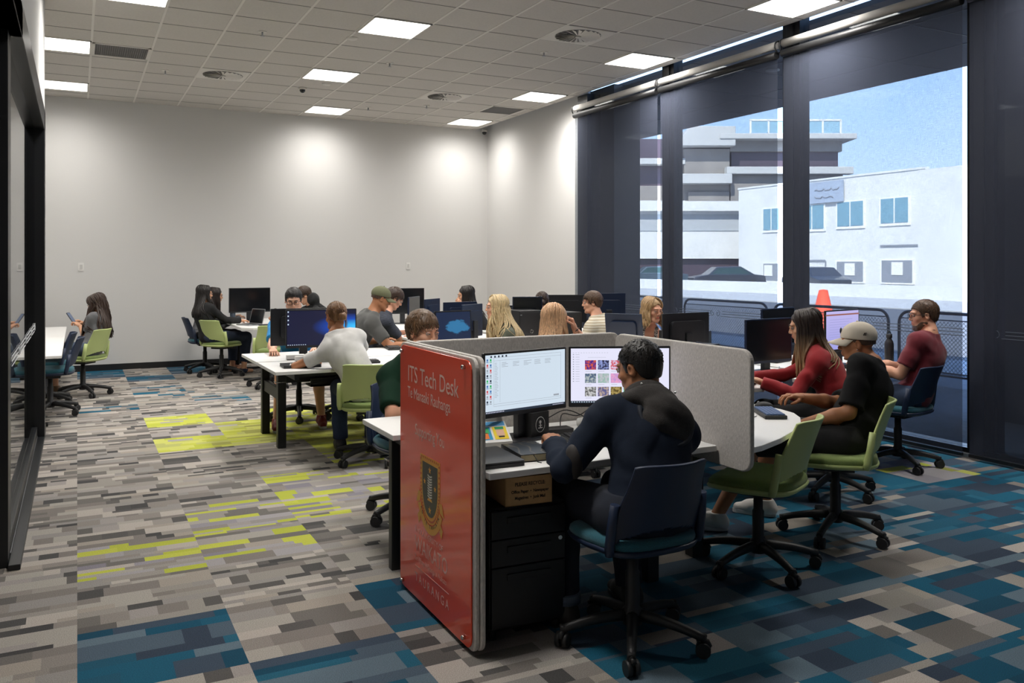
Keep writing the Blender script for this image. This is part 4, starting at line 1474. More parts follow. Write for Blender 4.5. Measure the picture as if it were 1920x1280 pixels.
laptop(4.26, 4.98, 70, 'small tilted screen on the desk behind the felt screen, left of the pair', open_=True, ang_=110, w_=.34, d_=.20, scr=mat('dim_blue_screen', (.02, .03, .06), .2, emit=(.04, .06, .14), es=1))
laptop(4.46, 5.10, 75, 'small tilted tablet-like screen next to the blue monitor, right of the pair', open_=True, ang_=105, w_=.25, d_=.22, col=M_backnavy)
o = laptop(3.80, 4.82, 20, 'closed silver laptop lying flat behind the rounded felt screen', open_=False, w_=.34, d_=.24, col=M_silver, z0=DZ)
o = laptop(2.10, 12.0, -65, 'open laptop with a grey screen, nearer the person in black', w_=.3, d_=.21, col=M_silver)
o = laptop(2.35, 11.75, -65, 'open dark laptop on the far table, right of the grey one', w_=.3, d_=.21, ang_=118)
laptop(1.555, 3.24, -3, 'closed black laptop beside the felt board behind the red sign', open_=False, w_=.20, d_=.30)
t = laptop(1.62, 6.93, -3, 'closed dark tablet case with a white oval on the bench desk corner', open_=False, w_=.30, d_=.22)
MB().prism([(.03 * math.cos(R(a)) - .03, .045 * math.sin(R(a)) + .03) for a in range(0, 360, 15)], .0245, .0255).build('white_oval', M_paper, t)
# ------------------------------------------------------------------ people: bodies grown from signed distances, one closed skin each
def V3(*a):
    return np.array(a, dtype=np.float64)


def nrm(v):
    v = np.asarray(v, dtype=np.float64)
    return v / (np.linalg.norm(v) + 1e-12)


def rotm(rx=0, ry=0, rz=0):
    return np.array((Matrix.Rotation(rz, 3, 'Z') @ Matrix.Rotation(ry, 3, 'Y') @ Matrix.Rotation(rx, 3, 'X')))


class Prim:
    """kind 'c' round cone a-b, 'e' ellipsoid centre c radii r rotation Rm"""

    def __init__(s, kind, a, b, r, k=.02, tag_='', Rm=None, sub=False):
        s.kind, s.a, s.b, s.r, s.k, s.tag, s.R, s.sub = kind, np.asarray(a, float), (None if b is None else np.asarray(b, float)), r, k, tag_, Rm, sub

    def grow(s, g, k=None):
        if s.kind == 'c':
            return Prim('c', s.a, s.b, (s.r[0] + g, s.r[1] + g), k or s.k, s.tag)
        return Prim('e', s.a, None, tuple(q + g for q in s.r), k or s.k, s.tag, s.R, s.sub)

    def bounds(s, m):
        if s.kind == 'c':
            r = max(s.r)
            return np.minimum(s.a, s.b) - r - m, np.maximum(s.a, s.b) + r + m
        r = max(s.r) if s.R is not None else np.array(s.r)
        return s.a - r - m, s.a + r + m

    def dist(s, X, Y, Z):
        if s.kind == 'c':
            ax, ay, az = s.a
            d = s.b - s.a
            L2 = float(d @ d) + 1e-12
            px, py, pz = X - ax, Y - ay, Z - az
            t = np.clip((px * d[0] + py * d[1] + pz * d[2]) / L2, 0, 1)
            q = np.sqrt((px - t * d[0]) ** 2 + (py - t * d[1]) ** 2 + (pz - t * d[2]) ** 2)
            return q - (s.r[0] + (s.r[1] - s.r[0]) * t)
        px, py, pz = X - s.a[0], Y - s.a[1], Z - s.a[2]
        if s.R is not None:
            Q = s.R.T
            px, py, pz = Q[0, 0] * px + Q[0, 1] * py + Q[0, 2] * pz, Q[1, 0] * px + Q[1, 1] * py + Q[1, 2] * pz, Q[2, 0] * px + Q[2, 1] * py + Q[2, 2] * pz
        r = s.r
        k0 = np.sqrt((px / r[0]) ** 2 + (py / r[1]) ** 2 + (pz / r[2]) ** 2)
        k1 = np.sqrt((px / r[0] ** 2) ** 2 + (py / r[1] ** 2) ** 2 + (pz / r[2] ** 2) ** 2) + 1e-9
        return k0 * (k0 - 1) / k1


def smin(a, b, k):
    h = np.clip(.5 + .5 * (b - a) / k, 0, 1)
    return b + (a - b) * h - k * h * (1 - h)


def sdf_points(prims, P):
    d = np.full(len(P), 1.0)
    for p in prims:
        q = p.dist(P[:, 0], P[:, 1], P[:, 2])
        d = smin(d, q, p.k) if not p.sub else -smin(-d, q, p.k)
    return d


def sdf_mesh(prims, vox, lo=None, hi=None, post=None):
    """returns verts, faces of the zero surface"""
    m = .03
    if lo is None:
        bs = [p.bounds(.02) for p in prims if not p.sub]
        lo = np.min([b[0] for b in bs], axis=0)
        hi = np.max([b[1] for b in bs], axis=0)
    n = np.ceil((hi - lo) / vox).astype(int) + 1
    ax = [lo[i] + vox * np.arange(n[i]) for i in range(3)]
    A = np.full(n, .08, dtype=np.float64)
    for p in prims:
        b0, b1 = p.bounds(max(.03, 2.2 * p.k))
        i0 = np.clip(np.floor((b0 - lo) / vox).astype(int), 0, n)
        i1 = np.clip(np.ceil((b1 - lo) / vox).astype(int) + 1, 0, n)
        if np.any(i1 <= i0):
            continue
        sl = tuple(slice(i0[i], i1[i]) for i in range(3))
        X, Y, Z = ax[0][sl[0]][:, None, None], ax[1][sl[1]][None, :, None], ax[2][sl[2]][None, None, :]
        q = p.dist(X, Y, Z)
        A[sl] = smin(A[sl], q, p.k) if not p.sub else -smin(-A[sl], q, p.k)
    if post is not None:
        A = post(A, ax[0][:, None, None], ax[1][None, :, None], ax[2][None, None, :])
    A = np.minimum(A, .08)
    g = openvdb.FloatGrid(.08)
    g.copyFromArray(np.ascontiguousarray(A, dtype=np.float32))
    pts, tris, quads = g.convertToPolygons(0.0, 0.0)
    pts = np.asarray(pts) * vox + lo
    faces = [tuple(int(v) for v in reversed(q)) for q in tris] + [tuple(int(v) for v in reversed(q)) for q in quads]
    return pts, faces


def eval_grid(prims, X, Y, Z):
    A = None
    for p in prims:
        q = p.dist(X, Y, Z)
        A = q if A is None else smin(A, q, p.k)
    return A


def link_mesh(name, V, Fs, mats, parent, mi=None, smooth=True):
    me = bpy.data.meshes.new(name)
    me.from_pydata([tuple(v) for v in V], [], Fs)
    for m in (mats if isinstance(mats, (list, tuple)) else [mats]):
        me.materials.append(m)
    if mi is not None:
        me.polygons.foreach_set('material_index', mi)
    me.polygons.foreach_set('use_smooth', [smooth] * len(me.polygons))
    me.update()
    o = bpy.data.objects.new(name, me)
    C.objects.link(o)
    if parent:
        o.parent = parent
    return o


def fold(x, y, z, ph=0.0):
    """gentle cloth folds"""
    a = np.sin(17 * x + 9 * z + 3.1 * np.sin(11 * y + 5 * z + ph) + ph)
    b = np.sin(29 * z - 13 * y + 2.7 * np.sin(15 * x + ph * 1.7))
    c = np.sin(41 * x + 23 * y + 31 * z + 2 * np.sin(19 * z + ph))
    return .0032 * a + .0026 * b + .0014 * c


def ik(S, W, l1, l2, pole):
    d = W - S
    L_ = np.linalg.norm(d)
    if L_ > (l1 + l2) * .985:
        W = S + d / L_ * (l1 + l2) * .985
        d = W - S
        L_ = np.linalg.norm(d)
    u = d / L_
    a = (l1 * l1 - l2 * l2 + L_ * L_) / (2 * L_)
    h = math.sqrt(max(0, l1 * l1 - a * a))
    pv = pole - u * (pole @ u)
    pv = nrm(pv)
    return S + u * a + pv * h, W


def skin_mat(name, col, stub=None):
    m = mat(name, col, 0.52, noise=0.07, nscale=18, bump=0.06, bscale=260, spec=.35)
    b = m.node_tree.nodes['Principled BSDF']
    b.inputs['Subsurface Weight'].default_value = 0.06
    b.inputs['Subsurface Radius'].default_value = (0.012, 0.005, 0.003)
    return m


def hair_mat(name, c0, c1=None, z0=0, z1=1, rough=.42):
    """strand-like streaks; optional second colour towards the tips (world height z0..z1)"""
    if name in MATS:
        return MATS[name]
    m = bpy.data.materials.new(name)
    m.use_nodes = True
    n = m.node_tree
    b = n.nodes['Principled BSDF']
    b.inputs['Roughness'].default_value = rough
    b.inputs['Specular IOR Level'].default_value = .45
    t = n.nodes.new('ShaderNodeTexCoord')
    mp = n.nodes.new('ShaderNodeMapping')
    mp.inputs['Scale'].default_value = (160, 160, 9)
    nz = n.nodes.new('ShaderNodeTexNoise')
    nz.inputs['Scale'].default_value = 1.0
    nz.inputs['Detail'].default_value = 4
    n.links.new(t.outputs['Object'], mp.inputs[0])
    n.links.new(mp.outputs[0], nz.inputs['Vector'])
    cr_ = n.nodes.new('ShaderNodeValToRGB')
    cr_.color_ramp.elements[0].position = .32
    cr_.color_ramp.elements[1].position = .68
    cr_.color_ramp.elements[0].color = (*[v * .55 for v in c0], 1)
    cr_.color_ramp.elements[1].color = (*[min(1, v * 1.35) for v in c0], 1)
    n.links.new(nz.outputs['Fac'], cr_.inputs[0])
    outc = cr_.outputs[0]
    if c1 is not None:
        cr2 = n.nodes.new('ShaderNodeValToRGB')
        cr2.color_ramp.elements[0].position = .32
        cr2.color_ramp.elements[1].position = .68
        cr2.color_ramp.elements[0].color = (*[v * .6 for v in c1], 1)
        cr2.color_ramp.elements[1].color = (*[min(1, v * 1.3) for v in c1], 1)
        n.links.new(nz.outputs['Fac'], cr2.inputs[0])
        sp_ = n.nodes.new('ShaderNodeSeparateXYZ')
        n.links.new(t.outputs['Object'], sp_.inputs[0])
        mr_ = n.nodes.new('ShaderNodeMapRange')
        mr_.inputs['From Min'].default_value = z1
        mr_.inputs['From Max'].default_value = z0
        n.links.new(sp_.outputs['Z'], mr_.inputs['Value'])
        mx_ = n.nodes.new('ShaderNodeMixRGB')
        n.links.new(mr_.outputs[0], mx_.inputs['Fac'])
        n.links.new(cr_.outputs[0], mx_.inputs['Color1'])
        n.links.new(cr2.outputs[0], mx_.inputs['Color2'])
        outc = mx_.outputs[0]
    n.links.new(outc, b.inputs['Base Color'])
    bp = n.nodes.new('ShaderNodeBump')
    bp.inputs['Strength'].default_value = .6
    bp.inputs['Distance'].default_value = .004
    n.links.new(nz.outputs['Fac'], bp.inputs['Height'])
    n.links.new(bp.outputs[0], b.inputs['Normal'])
    MATS[name] = m
    return m


M_eye = mat('eye_white', (.42, .39, .36), .3)
M_iris = mat('eye_iris', (.03, .018, .01), .15)
M_sole = mat('white_rubber', (.62, .61, .58), .6)
SK = {'fair': skin_mat('skin_fair', s2l((214, 160, 132))), 'tan': skin_mat('skin_tan', s2l((170, 116, 82))), 'brown': skin_mat('skin_brown', s2l((150, 100, 72))),
      'light': skin_mat('skin_light', s2l((206, 156, 124))), 'pale': skin_mat('skin_pale', s2l((222, 172, 146)))}
LIP = {k: mat('lips_' + k, tuple(v * q for v, q in zip(SK[k].node_tree.nodes['Principled BSDF'].inputs['Base Color'].default_value[:3], (.78, .5, .5))), .45) for k in SK}


def cyl_end_clip(A, X, Y, Z, p, d, rad):
    """cut away everything beyond point p along d, only within rad of p (sleeve and hem ends)"""
    pl = (X - p[0]) * d[0] + (Y - p[1]) * d[1] + (Z - p[2]) * d[2]
    rr = np.sqrt((X - p[0]) ** 2 + (Y - p[1]) ** 2 + (Z - p[2]) ** 2)
    return np.where((pl > 0) & (rr < rad), np.maximum(A, pl), A)


def person(lb, x, y, deg, head_at=None, skin='fair', female=False, lean=8, side=0, head_yaw=0, head_pitch=8, head_roll=0,
           hands=((-.17, .40, .76), (.17, .40, .76)), world_hands=True, hand_curl=(45, 45), hand_up=None, hand_dir=(None, None),
           top=None, sleeve=.6, neckline=.045, top_fold=1.0, bottom=None, bottom_len=1.0, shoes=None,
           hair='short', hair_col=(.03, .02, .015), hair_tip=None, hair_len=.25, vox=.009, fine=.0042,
           knees=None, feet=None, seat=.47, scale=1.0, belly=0.0, cap=None, glasses=None, beard=False, strap_top=None, hood=None, extra=None, big=1.0,
           parts_legs=True, twist=0, neck_tilt=None, elbow_z=-1, elbow_y=(-.25, -.25), elbow_out=.35, shift=(0, 0), shirt_mat=None, hair_w=1.0, stripes=None):
    root = thing('person', lb, 'person', (x, y, 0), R(deg))
    rz = R(deg)
    cr_, sr_ = math.cos(rz), math.sin(rz)

    def w2l(p):
        dx, dy = p[0] - x, p[1] - y
        return V3(cr_ * dx + sr_ * dy, -sr_ * dx + cr_ * dy, p[2])
    sk = SK[skin]
    f = .90 if female else 1.0
    g = big
    # ---- skeleton: pelvis on the seat, neck base below the head, spine between them
    P0 = V3(shift[0], -.07 + shift[1], seat + .085)
    na = R(lean * .55 + 20) if neck_tilt is None else R(neck_tilt)
    nd = nrm(V3(math.sin(R(side)), math.sin(na), math.cos(na)))
    if head_at is not None:
        HC_ = w2l(head_at)
    else:
        HC_ = P0 + V3(math.sin(R(side)) * .5, math.sin(R(lean)) * .6 + .05, .60) * scale
    nb = HC_ - nd * .170 * scale
    sp = nb - P0
    if math.hypot(sp[0], sp[1]) > .34:          # keep the torso from over-stretching sideways
        e_ = sp[:2] / math.hypot(sp[0], sp[1]) * (math.hypot(sp[0], sp[1]) - .34)
        P0[:2] += e_
        sp = nb - P0
    sl = np.linalg.norm(sp) / .45
    bk = V3(0, -1, 0)
    waist = P0 + sp * .30 + bk * .030 + V3(0, 0, .0)
    chest = P0 + sp * .64 + bk * .028
    up = nrm(waist - P0)
    up2 = nrm(nb - waist + V3(0, -.02, 0))
    right = nrm(np.cross(V3(0, 1, 0), up2))
    tw = R(twist)
    fwd = nrm(np.cross(up2, right))
    right, fwd = right * math.cos(tw) + fwd * math.sin(tw), fwd * math.cos(tw) - right * math.sin(tw)
    shw = (.172 if not female else .148) * g * scale
    S = [nb - right * shw - up2 * .088 + fwd * .012, nb + right * shw - up2 * .088 + fwd * .012]
    HS = .97 * scale * (1.0 if not female else .955)
    HR = rotm(-R(head_pitch), R(head_roll), R(head_yaw))

    def H(px, py, pz):
        return HC_ + HR @ V3(px, py, pz) * HS
    headR = HR
    # ---- body primitives
    B = []
    bl = belly
    B.append(Prim('e', P0 + V3(0, -.005, 0), None, (.172 * g, .125, .105), .05, 'pel'))
    B.append(Prim('e', waist + V3(0, .01 + bl * .5, 0), None, ((.140 if not female else .118) * g + bl, .102 * g + bl, .12 * sl), .06, 'tor'))
    B.append(Prim('e', chest + fwd * .005, None, ((.160 if not female else .136) * g, .108 * g, .145 * sl), .06, 'tor', Rm=np.stack([right, fwd, up2], axis=1)))
    B.append(Prim('c', S[0] + right * .035, S[1] - right * .035, (.062 * g, .062 * g), .05, 'tor'))
    B.append(Prim('c', nb - up2 * .095 - right * .07 - fwd * .012, nb - up2 * .095 + right * .07 - fwd * .012, (.068 * g, .068 * g), .04, 'tor'))
    if female:
        for s_ in (-1, 1):
            B.append(Prim('e', chest + fwd * .085 + right * s_ * .062 - up2 * .005, None, (.055, .05, .055), .035, 'tor'))
    # trapezius and neck
    nr = (.060 if not female else .046) * scale
    for s_ in (-1, 1):
        B.append(Prim('c', nb + right * s_ * .02 + up2 * .040, nb + right * s_ * (shw - .04) - up2 * .045, (.032 * g, .038 * g), .035, 'tor' if 0 else 'trap'))
    B.append(Prim('c', nb - up2 * .02, H(0, -.02, -.05), (nr * 1.08, nr), .02, 'neck'))
    # legs
    kz = seat + .055
    if knees is None:
        knees = ((-.14, .44, kz), (.14, .44, kz))
    if feet is None:
        feet = ((-.13, .44, 0), (.13, .42, 0))
    legs = []
    for i, s_ in enumerate((-1, 1)):
        hip = P0 + V3(s_ * .092 * g, .0, -.005)
        K = V3(*knees[i])
        An = V3(feet[i][0], feet[i][1] - .02, feet[i][2] + .085)
        legs.append((hip, K, An))
        B.append(Prim('c', hip, K, (.088 * g, .060), .03, 'thigh%d' % i))
        md = K * .62 + An * .38 + V3(0, -.012, 0)
        B.append(Prim('c', K, md, (.056, .052), .02, 'calf%d' % i))
        B.append(Prim('c', md, An, (.050, .036), .02, 'calf%d' % i))
        fd = nrm(V3((K - hip)[0] * .5, 1, 0)) if len(feet[i]) < 4 else nrm(V3(math.sin(R(feet[i][3])), math.cos(R(feet[i][3])), 0))
        legs[-1] = legs[-1] + (fd,)
        B.append(Prim('c', An + V3(0, 0, -.035) - fd * .03, An + fd * .14 + V3(0, 0, -.055), (.034, .026), .02, 'foot%d' % i))
    # arms
    arms = []
    l1, l2 = .285 * scale * (1 if not female else .94), .25 * scale * (1 if not female else .94)
    ar = (1.0 if not female else .80) * g ** .4
    for i, s_ in enumerate((-1, 1)):
        T = hands[i]
        W = w2l(T) if world_hands else V3(*T)
        eo = elbow_out if not hasattr(elbow_out, '__len__') else elbow_out[i]
        pole = V3(s_ * eo, elbow_y[i], elbow_z if not hasattr(elbow_z, '__len__') else elbow_z[i])
        E_, W = ik(S[i], W, l1, l2, pole)
        hd = nrm(W - E_)
        if hand_dir[i] is not None:
            v = np.array(hand_dir[i], float)
            hd = nrm(V3(cr_ * v[0] + sr_ * v[1], -sr_ * v[0] + cr_ * v[1], v[2]))
        arms.append((S[i], E_, W, hd))
        B.append(Prim('e', S[i] + right * s_ * .0, None, (.056 * ar, .058 * ar, .06 * ar), .04, 'up%d' % i))
        mid = S[i] * .55 + E_ * .45
        B.append(Prim('c', S[i], mid, (.050 * ar, .049 * ar), .03, 'up%d' % i))
        B.append(Prim('c', mid, E_, (.048 * ar, .037 * ar), .02, 'up%d' % i))
        m2 = E_ * .68 + W * .32
        B.append(Prim('c', E_, m2, (.038 * ar, .042 * ar), .015, 'fore%d' % i))
        B.append(Prim('c', m2, W, (.041 * ar, .026 * ar), .015, 'fore%d' % i))
    # head
    Hd = []

    def he(c, r, k, **kw):
        Hd.append(Prim('e', H(*c), None, tuple(q * HS for q in r), k, 'head', Rm=headR, **kw))

    def hc(a, b, ra, rb, k, **kw):
        Hd.append(Prim('c', H(*a), H(*b), (ra * HS, rb * HS), k, 'head', **kw))
    he((0, -.018, .034), (.0765, .095, .084), .01)
    jw = .060 if not female else .054
    he((0, .030, -.030), (jw, .060, .082), .03)
    he((0, -.005, -.035), (.056, .065, .06), .03)
    hc((-.030, .052, -.088), (.030, .052, -.088), .020, .020, .02)
    hc((-.012, .070, -.100), (.012, .070, -.100), .015, .015, .015)
    for s_ in (-1, 1):
        he((s_ * .042, .058, -.022), (.022, .020, .018), .018)
        hc((s_ * .058, .0, -.06), (s_ * .035, .05, -.088), .018, .016, .02)
        hc((s_ * .012, .083 if not female else .080, .030), (s_ * .040, .075, .030), .0095, .009, .014)
    for s_ in (-1, 1):
        Hd.append(Prim('e', H(s_ * .032, .100, .008), None, (.017 * HS, .014 * HS, .012 * HS), .012, 'head', Rm=headR, sub=True))
    hc((0, .086, .016), (0, .101, -.018), .0070, .0092, .010)
    he((0, .103, -.023), (.0105, .0085, .0085), .008)
    for s_ in (-1, 1):
        he((s_ * .0120, .094, -.028), (.0078, .009, .0068), .006)
    hc((-.017, .083, -.052), (.017, .083, -.052), .0078, .0078, .008)
    hc((0, .088, -.053), (0, .088, -.053), .0085, .0085, .006)
    hc((-.014, .083, -.064), (.014, .083, -.064), .0085, .0085, .007)
    for s_ in (-1, 1):   # ears
        Re = headR @ rotm(0, 0, R(-s_ * 18)) @ rotm(R(-8))
        Hd.append(Prim('e', H(s_ * .079, -.008, -.004), None, (.009 * HS, .019 * HS, .031 * HS), .006, 'head', Rm=Re))
        Hd.append(Prim('e', H(s_ * .086, -.002, .000), None, (.006 * HS, .009 * HS, .016 * HS), .006, 'head', Rm=Re, sub=True))
    allp = B + Hd
    Vs, Fs_, MI = [], [], []

    def put(V, Fq, mi=0):
        o = len(Vs)
        Vs.extend(V.tolist())
        for q in Fq:
            Fs_.append(tuple(v + o for v in q))
            MI.append(mi)
    hlo, hhi = HC_ - V3(.13, .14, .125) * HS, HC_ + V3(.13, .15, .135) * HS
    neckclip = HC_ + HR @ V3(0, 0, -.085)
    # coarse body (without the head box and hands)
    V, Fq = sdf_mesh(B, vox)
    # keep what lies below the neck seam
    nn = nrm(HR @ V3(0, 0, 1) * .5 + up2 * .5)
    seam = nb + (H(0, -.02, -.05) - nb) * .45
    cen = np.array([V[list(q)].mean(axis=0) for q in Fq]) if Fq else np.zeros((0, 3))
    dd = (V - seam) @ nn
    near = np.linalg.norm(V - seam, axis=1) < .16
    keepv = ~((dd > .004) & near)
    Fk = [q for q in Fq if all(keepv[v] for v in q)]
    put(V, Fk)
    nkp = [p for p in B if p.tag in ('neck', 'trap')] + [p for p in B if p.tag == 'tor'][2:4]

    def cutneck(A, X, Y, Z):
        pl = (X - seam[0]) * nn[0] + (Y - seam[1]) * nn[1] + (Z - seam[2]) * nn[2]
        return np.maximum(A, -pl - .012)
    lo = np.minimum(hlo, seam - .09)
    hi = np.maximum(hhi, seam + .09)
    V, Fq = sdf_mesh(nkp + Hd, fine, lo, hi, cutneck)
    # lips get their own colour
    L_ = (V - HC_) @ HR / HS
    lipv = (np.abs(L_[:, 0]) < .023) & (L_[:, 1] > .080) & (L_[:, 2] < -.0455 + .25 * 0) & (L_[:, 2] > -.071)
    o0 = len(Vs)
    Vs.extend(V.tolist())
    for q in Fq:
        Fs_.append(tuple(v + o0 for v in q))
        MI.append(1 if all(lipv[v] for v in q) else 0)
    # hands
    hs = .95 * scale * (1 if not female else .90)
    for i, s_ in enumerate((-1, 1)):
        S_, E_, W, hd = arms[i]
        nup = V3(0, 0, 1) if hand_up is None or hand_up[i] is None else nrm(w2l(V3(*hand_up[i]) + V3(x, y, 0)))
        nup = nrm(nup - hd * (nup @ hd))
        sd_ = nrm(np.cross(hd, nup))          # to the right when hd forward, nup up
        thumb = -s_                            # right hand: thumb to the left
        Pm = []
        kn = []
        for q in range(4):
            off = (q - 1.5) * .0205 * hs
            # q=0 is the side away from the thumb when s_=... order by thumb side later
            Kp = W + hd * (.088 - .006 * abs(q - 1.4)) * hs + sd_ * off + nup * (.004 - .002 * abs(q - 1.5))
            kn.append(Kp)
            Pm.append(Prim('c', W + hd * .012 + sd_ * off * .72, Kp, (.0155 * hs, .0115 * hs), .012))
        Pm.append(Prim('c', W - hd * .03, W + hd * .02, (.0265 * ar, .023 * hs), .015))
        curl = hand_curl[i]
        cl = curl if hasattr(curl, '__len__') else (curl,) * 4
        for q in range(4):
            fi = q if thumb < 0 else 3 - q      # 0 = index next to thumb
            ln = (.043, .047, .044, .034)[fi] * hs
            rad = (.0085, .0088, .0083, .0072)[fi] * hs
            p = kn[q]
            a = R(cl[fi] * .55)
            spread = (q - 1.5) * .05
            prev = p
            for sg, (lm, ca) in enumerate(((1.0, 1.0), (.62, .9), (.50, .6))):
                dr = nrm(hd * math.cos(a) - nup * math.sin(a) + sd_ * spread)
                nx = prev + dr * ln * lm
                Pm.append(Prim('c', prev, nx, (rad * (1 - .06 * sg), rad * (1 - .06 * (sg + 1))), .0035))
                prev = nx
                a += R(cl[fi] * ca)
        tb_ = W + hd * .022 * hs + sd_ * thumb * .018 * hs - nup * .006
        t1 = tb_ + nrm(hd * .75 + sd_ * thumb * .75 - nup * .35) * .042 * hs
        t2 = t1 + nrm(hd * .95 + sd_ * thumb * .25 - nup * (.25 + cl[0] / 160)) * .032 * hs
        t3 = t2 + nrm(hd * 1.0 - sd_ * thumb * .1 - nup * (.2 + cl[0] / 120)) * .025 * hs
        Pm += [Prim('c', tb_, t1, (.0145 * hs, .0105 * hs), .008), Prim('c', t1, t2, (.0105 * hs, .0092 * hs), .004), Prim('c', t2, t3, (.0092 * hs, .0078 * hs), .004)]
        V, Fq = sdf_mesh(Pm, min(.0038, fine * .85))
        put(V, Fq)
    body = link_mesh('body', Vs, Fs_, [sk, LIP[skin]], root, MI)
    # ---- eyes, brows
    for s_ in (-1, 1):
        c = H(s_ * .032, .0790, .0085)
        gz = Matrix(HR.tolist()).to_4x4()
        Me = Matrix.Translation(c) @ gz
        o = MB().ball((0, 0, 0), .0130 * HS, 14, M=Me).ball((0, .0072 * HS, -.0008), (.0066 * HS, .0062 * HS, .0066 * HS), 12, 1, M=Me).build('eye', [M_eye, M_iris], root)
        lid = []
        # upper lid
        Lp = [Prim('c', H(s_ * .032 - .013, .0860, .0145), H(s_ * .032 + .013, .0850, .0145), (.0052, .0048), .004)]
        if hair_col is not None:
            pts = [H(s_ * .016, .0955, .0275), H(s_ * .030, .0935, .0325), H(s_ * .047, .0790, .028)]
            MB().tube([tuple(p) for p in pts], [.0032, .0036, .0018], 6, flat=.6).build('eyebrow', hair_mat('brow_%02d' % (int(sum(hair_col) * 30)), tuple(v * .6 for v in hair_col)), root)
            MB().tube([tuple(H(s_ * .0195, .0893, .0125)), tuple(H(s_ * .032, .0940, .0165)), tuple(H(s_ * .0455, .0855, .0130))], [.0030, .0044, .0030], 8).tube([tuple(H(s_ * .0195, .0885, .0030)), tuple(H(s_ * .032, .0915, .0008)), tuple(H(s_ * .0455, .0845, .0040))], [.0018, .0024, .0018], 8).build('eyelid', sk, root)
    # ---- clothes
    tm = shirt_mat or (mat('cloth_%03d_%03d_%03d' % tuple(int(v * 999) for v in top), top, .88, noise=.08, nscale=14, bump=.15, bscale=420, sheen=.15 if sum(top) > .15 else 0, spec=.5 if sum(top) > .15 else .2) if top else None)
    ph = (x * 3.3 + y * 1.7) % 6.28
    if tm:
        keep = ['pel', 'tor', 'trap', 'neck'] + (['up0', 'up1'] if sleeve > 0 else []) + (['fore0', 'fore1'] if sleeve > 1 else [])
        SP = [p for p in B if p.tag in keep]
        gro = .011
        cuts = []
        for i in (0, 1):
            S_, E_, W, hd = arms[i]
            if sleeve <= 0:
                continue
            if sleeve <= 1.0:
                end = S_ + (E_ - S_) * min(sleeve + .15, 1.1)
                SP.append(Prim('c', S_ * .6 + end * .4, end, (.050 * ar, .054 * ar), .02))
                cuts.append((S_ + (E_ - S_) * sleeve, nrm(E_ - S_), .13))
            else:
                k2 = min(sleeve - 1, .96)
                SP.append(Prim('c', E_ * .5 + W * .5, W + nrm(W - E_) * .02, (.038 * ar, .034 * ar), .015))
                cuts.append((E_ + (W - E_) * k2, nrm(W - E_), .085))
        TOR = [p for p in B if p.tag in ('pel', 'tor', 'trap', 'neck')]
        hem = P0 + V3(0, 0, -.085)
        npt = nb + up2 * .055 - fwd * .0
        nrad = neckline

        def post(A, X, Y, Z):
            fo = np.maximum(0, fold(X, Y, Z, ph)) * 1.4 * top_fold
            A = A - gro - fo
            for (p, d, r_) in cuts:
                A = cyl_end_clip(A, X, Y, Z, p, d, r_)
            A = np.minimum(A, eval_grid(TOR, X, Y, Z) - gro - fo)
            # neck opening: everything above a tilted collar plane near the neck
            c_ = nb + nd * (.034 - nrad * .35)
            pn = nrm(nd * .55 + up2 * .45)
            pl = (X - c_[0]) * pn[0] + (Y - c_[1]) * pn[1] + (Z - c_[2]) * pn[2]
            rn = np.sqrt((X - c_[0]) ** 2 + (Y - c_[1]) ** 2 + (Z - c_[2]) ** 2)
            A = np.maximum(A, np.where(rn < .30, pl - np.maximum(0, rn - .10) * .9, -1))
            q = nb + nd * .05 + fwd * .02
            hole = np.sqrt((X - q[0]) ** 2 + (Y - q[1]) ** 2 + (Z - q[2]) ** 2) - (.048 + nrad)
            A = np.maximum(A, -hole) if nrad > 0 else A
            return np.maximum(A, hem[2] - Z)
        if neckline < 0:      # high collar
            SP.append(Prim('c', nb, nb + (HC_ - nb) * .42, (nr + .022, nr + .014), .02))

            def post(A, X, Y, Z):
                fo = np.maximum(0, fold(X, Y, Z, ph)) * 1.4 * top_fold
                A = A - gro - fo
                for (p, d, r_) in cuts:
                    A = cyl_end_clip(A, X, Y, Z, p, d, r_)
                A = np.minimum(A, eval_grid(TOR, X, Y, Z) - gro - fo)
                c_ = nb + (HC_ - nb) * .40
                pn = nrm(HC_ - nb)
                A = np.maximum(A, (X - c_[0]) * pn[0] + (Y - c_[1]) * pn[1] + (Z - c_[2]) * pn[2])
                return np.maximum(A, hem[2] - Z)
        V, Fq = sdf_mesh(SP, vox * .92, post=post)
        shirt = link_mesh('shirt' if sleeve <= 1 else 'long_sleeved_top', V, Fq, tm, root)
    if strap_top:
        SP = [p for p in B if p.tag in ('pel', 'tor', 'trap', 'up0', 'up1')]

        def post(A, X, Y, Z):
            A = A - .010
            rx = (X - nb[0]) * right[0] + (Y - nb[1]) * right[1] + (Z - nb[2]) * right[2]
            ru = (X - nb[0]) * up2[0] + (Y - nb[1]) * up2[1] + (Z - nb[2]) * up2[2]
            bodyp = ru + .17 + np.maximum(0, np.abs(rx) - .125) * 8
            strap = np.maximum(np.abs(np.abs(rx) - .075) - .020, ru - .02)
            return np.maximum(A, np.minimum(bodyp, strap))
        V, Fq = sdf_mesh(SP, vox * .8, post=post)
        link_mesh('sleeveless_top', V, Fq, strap_top, root)
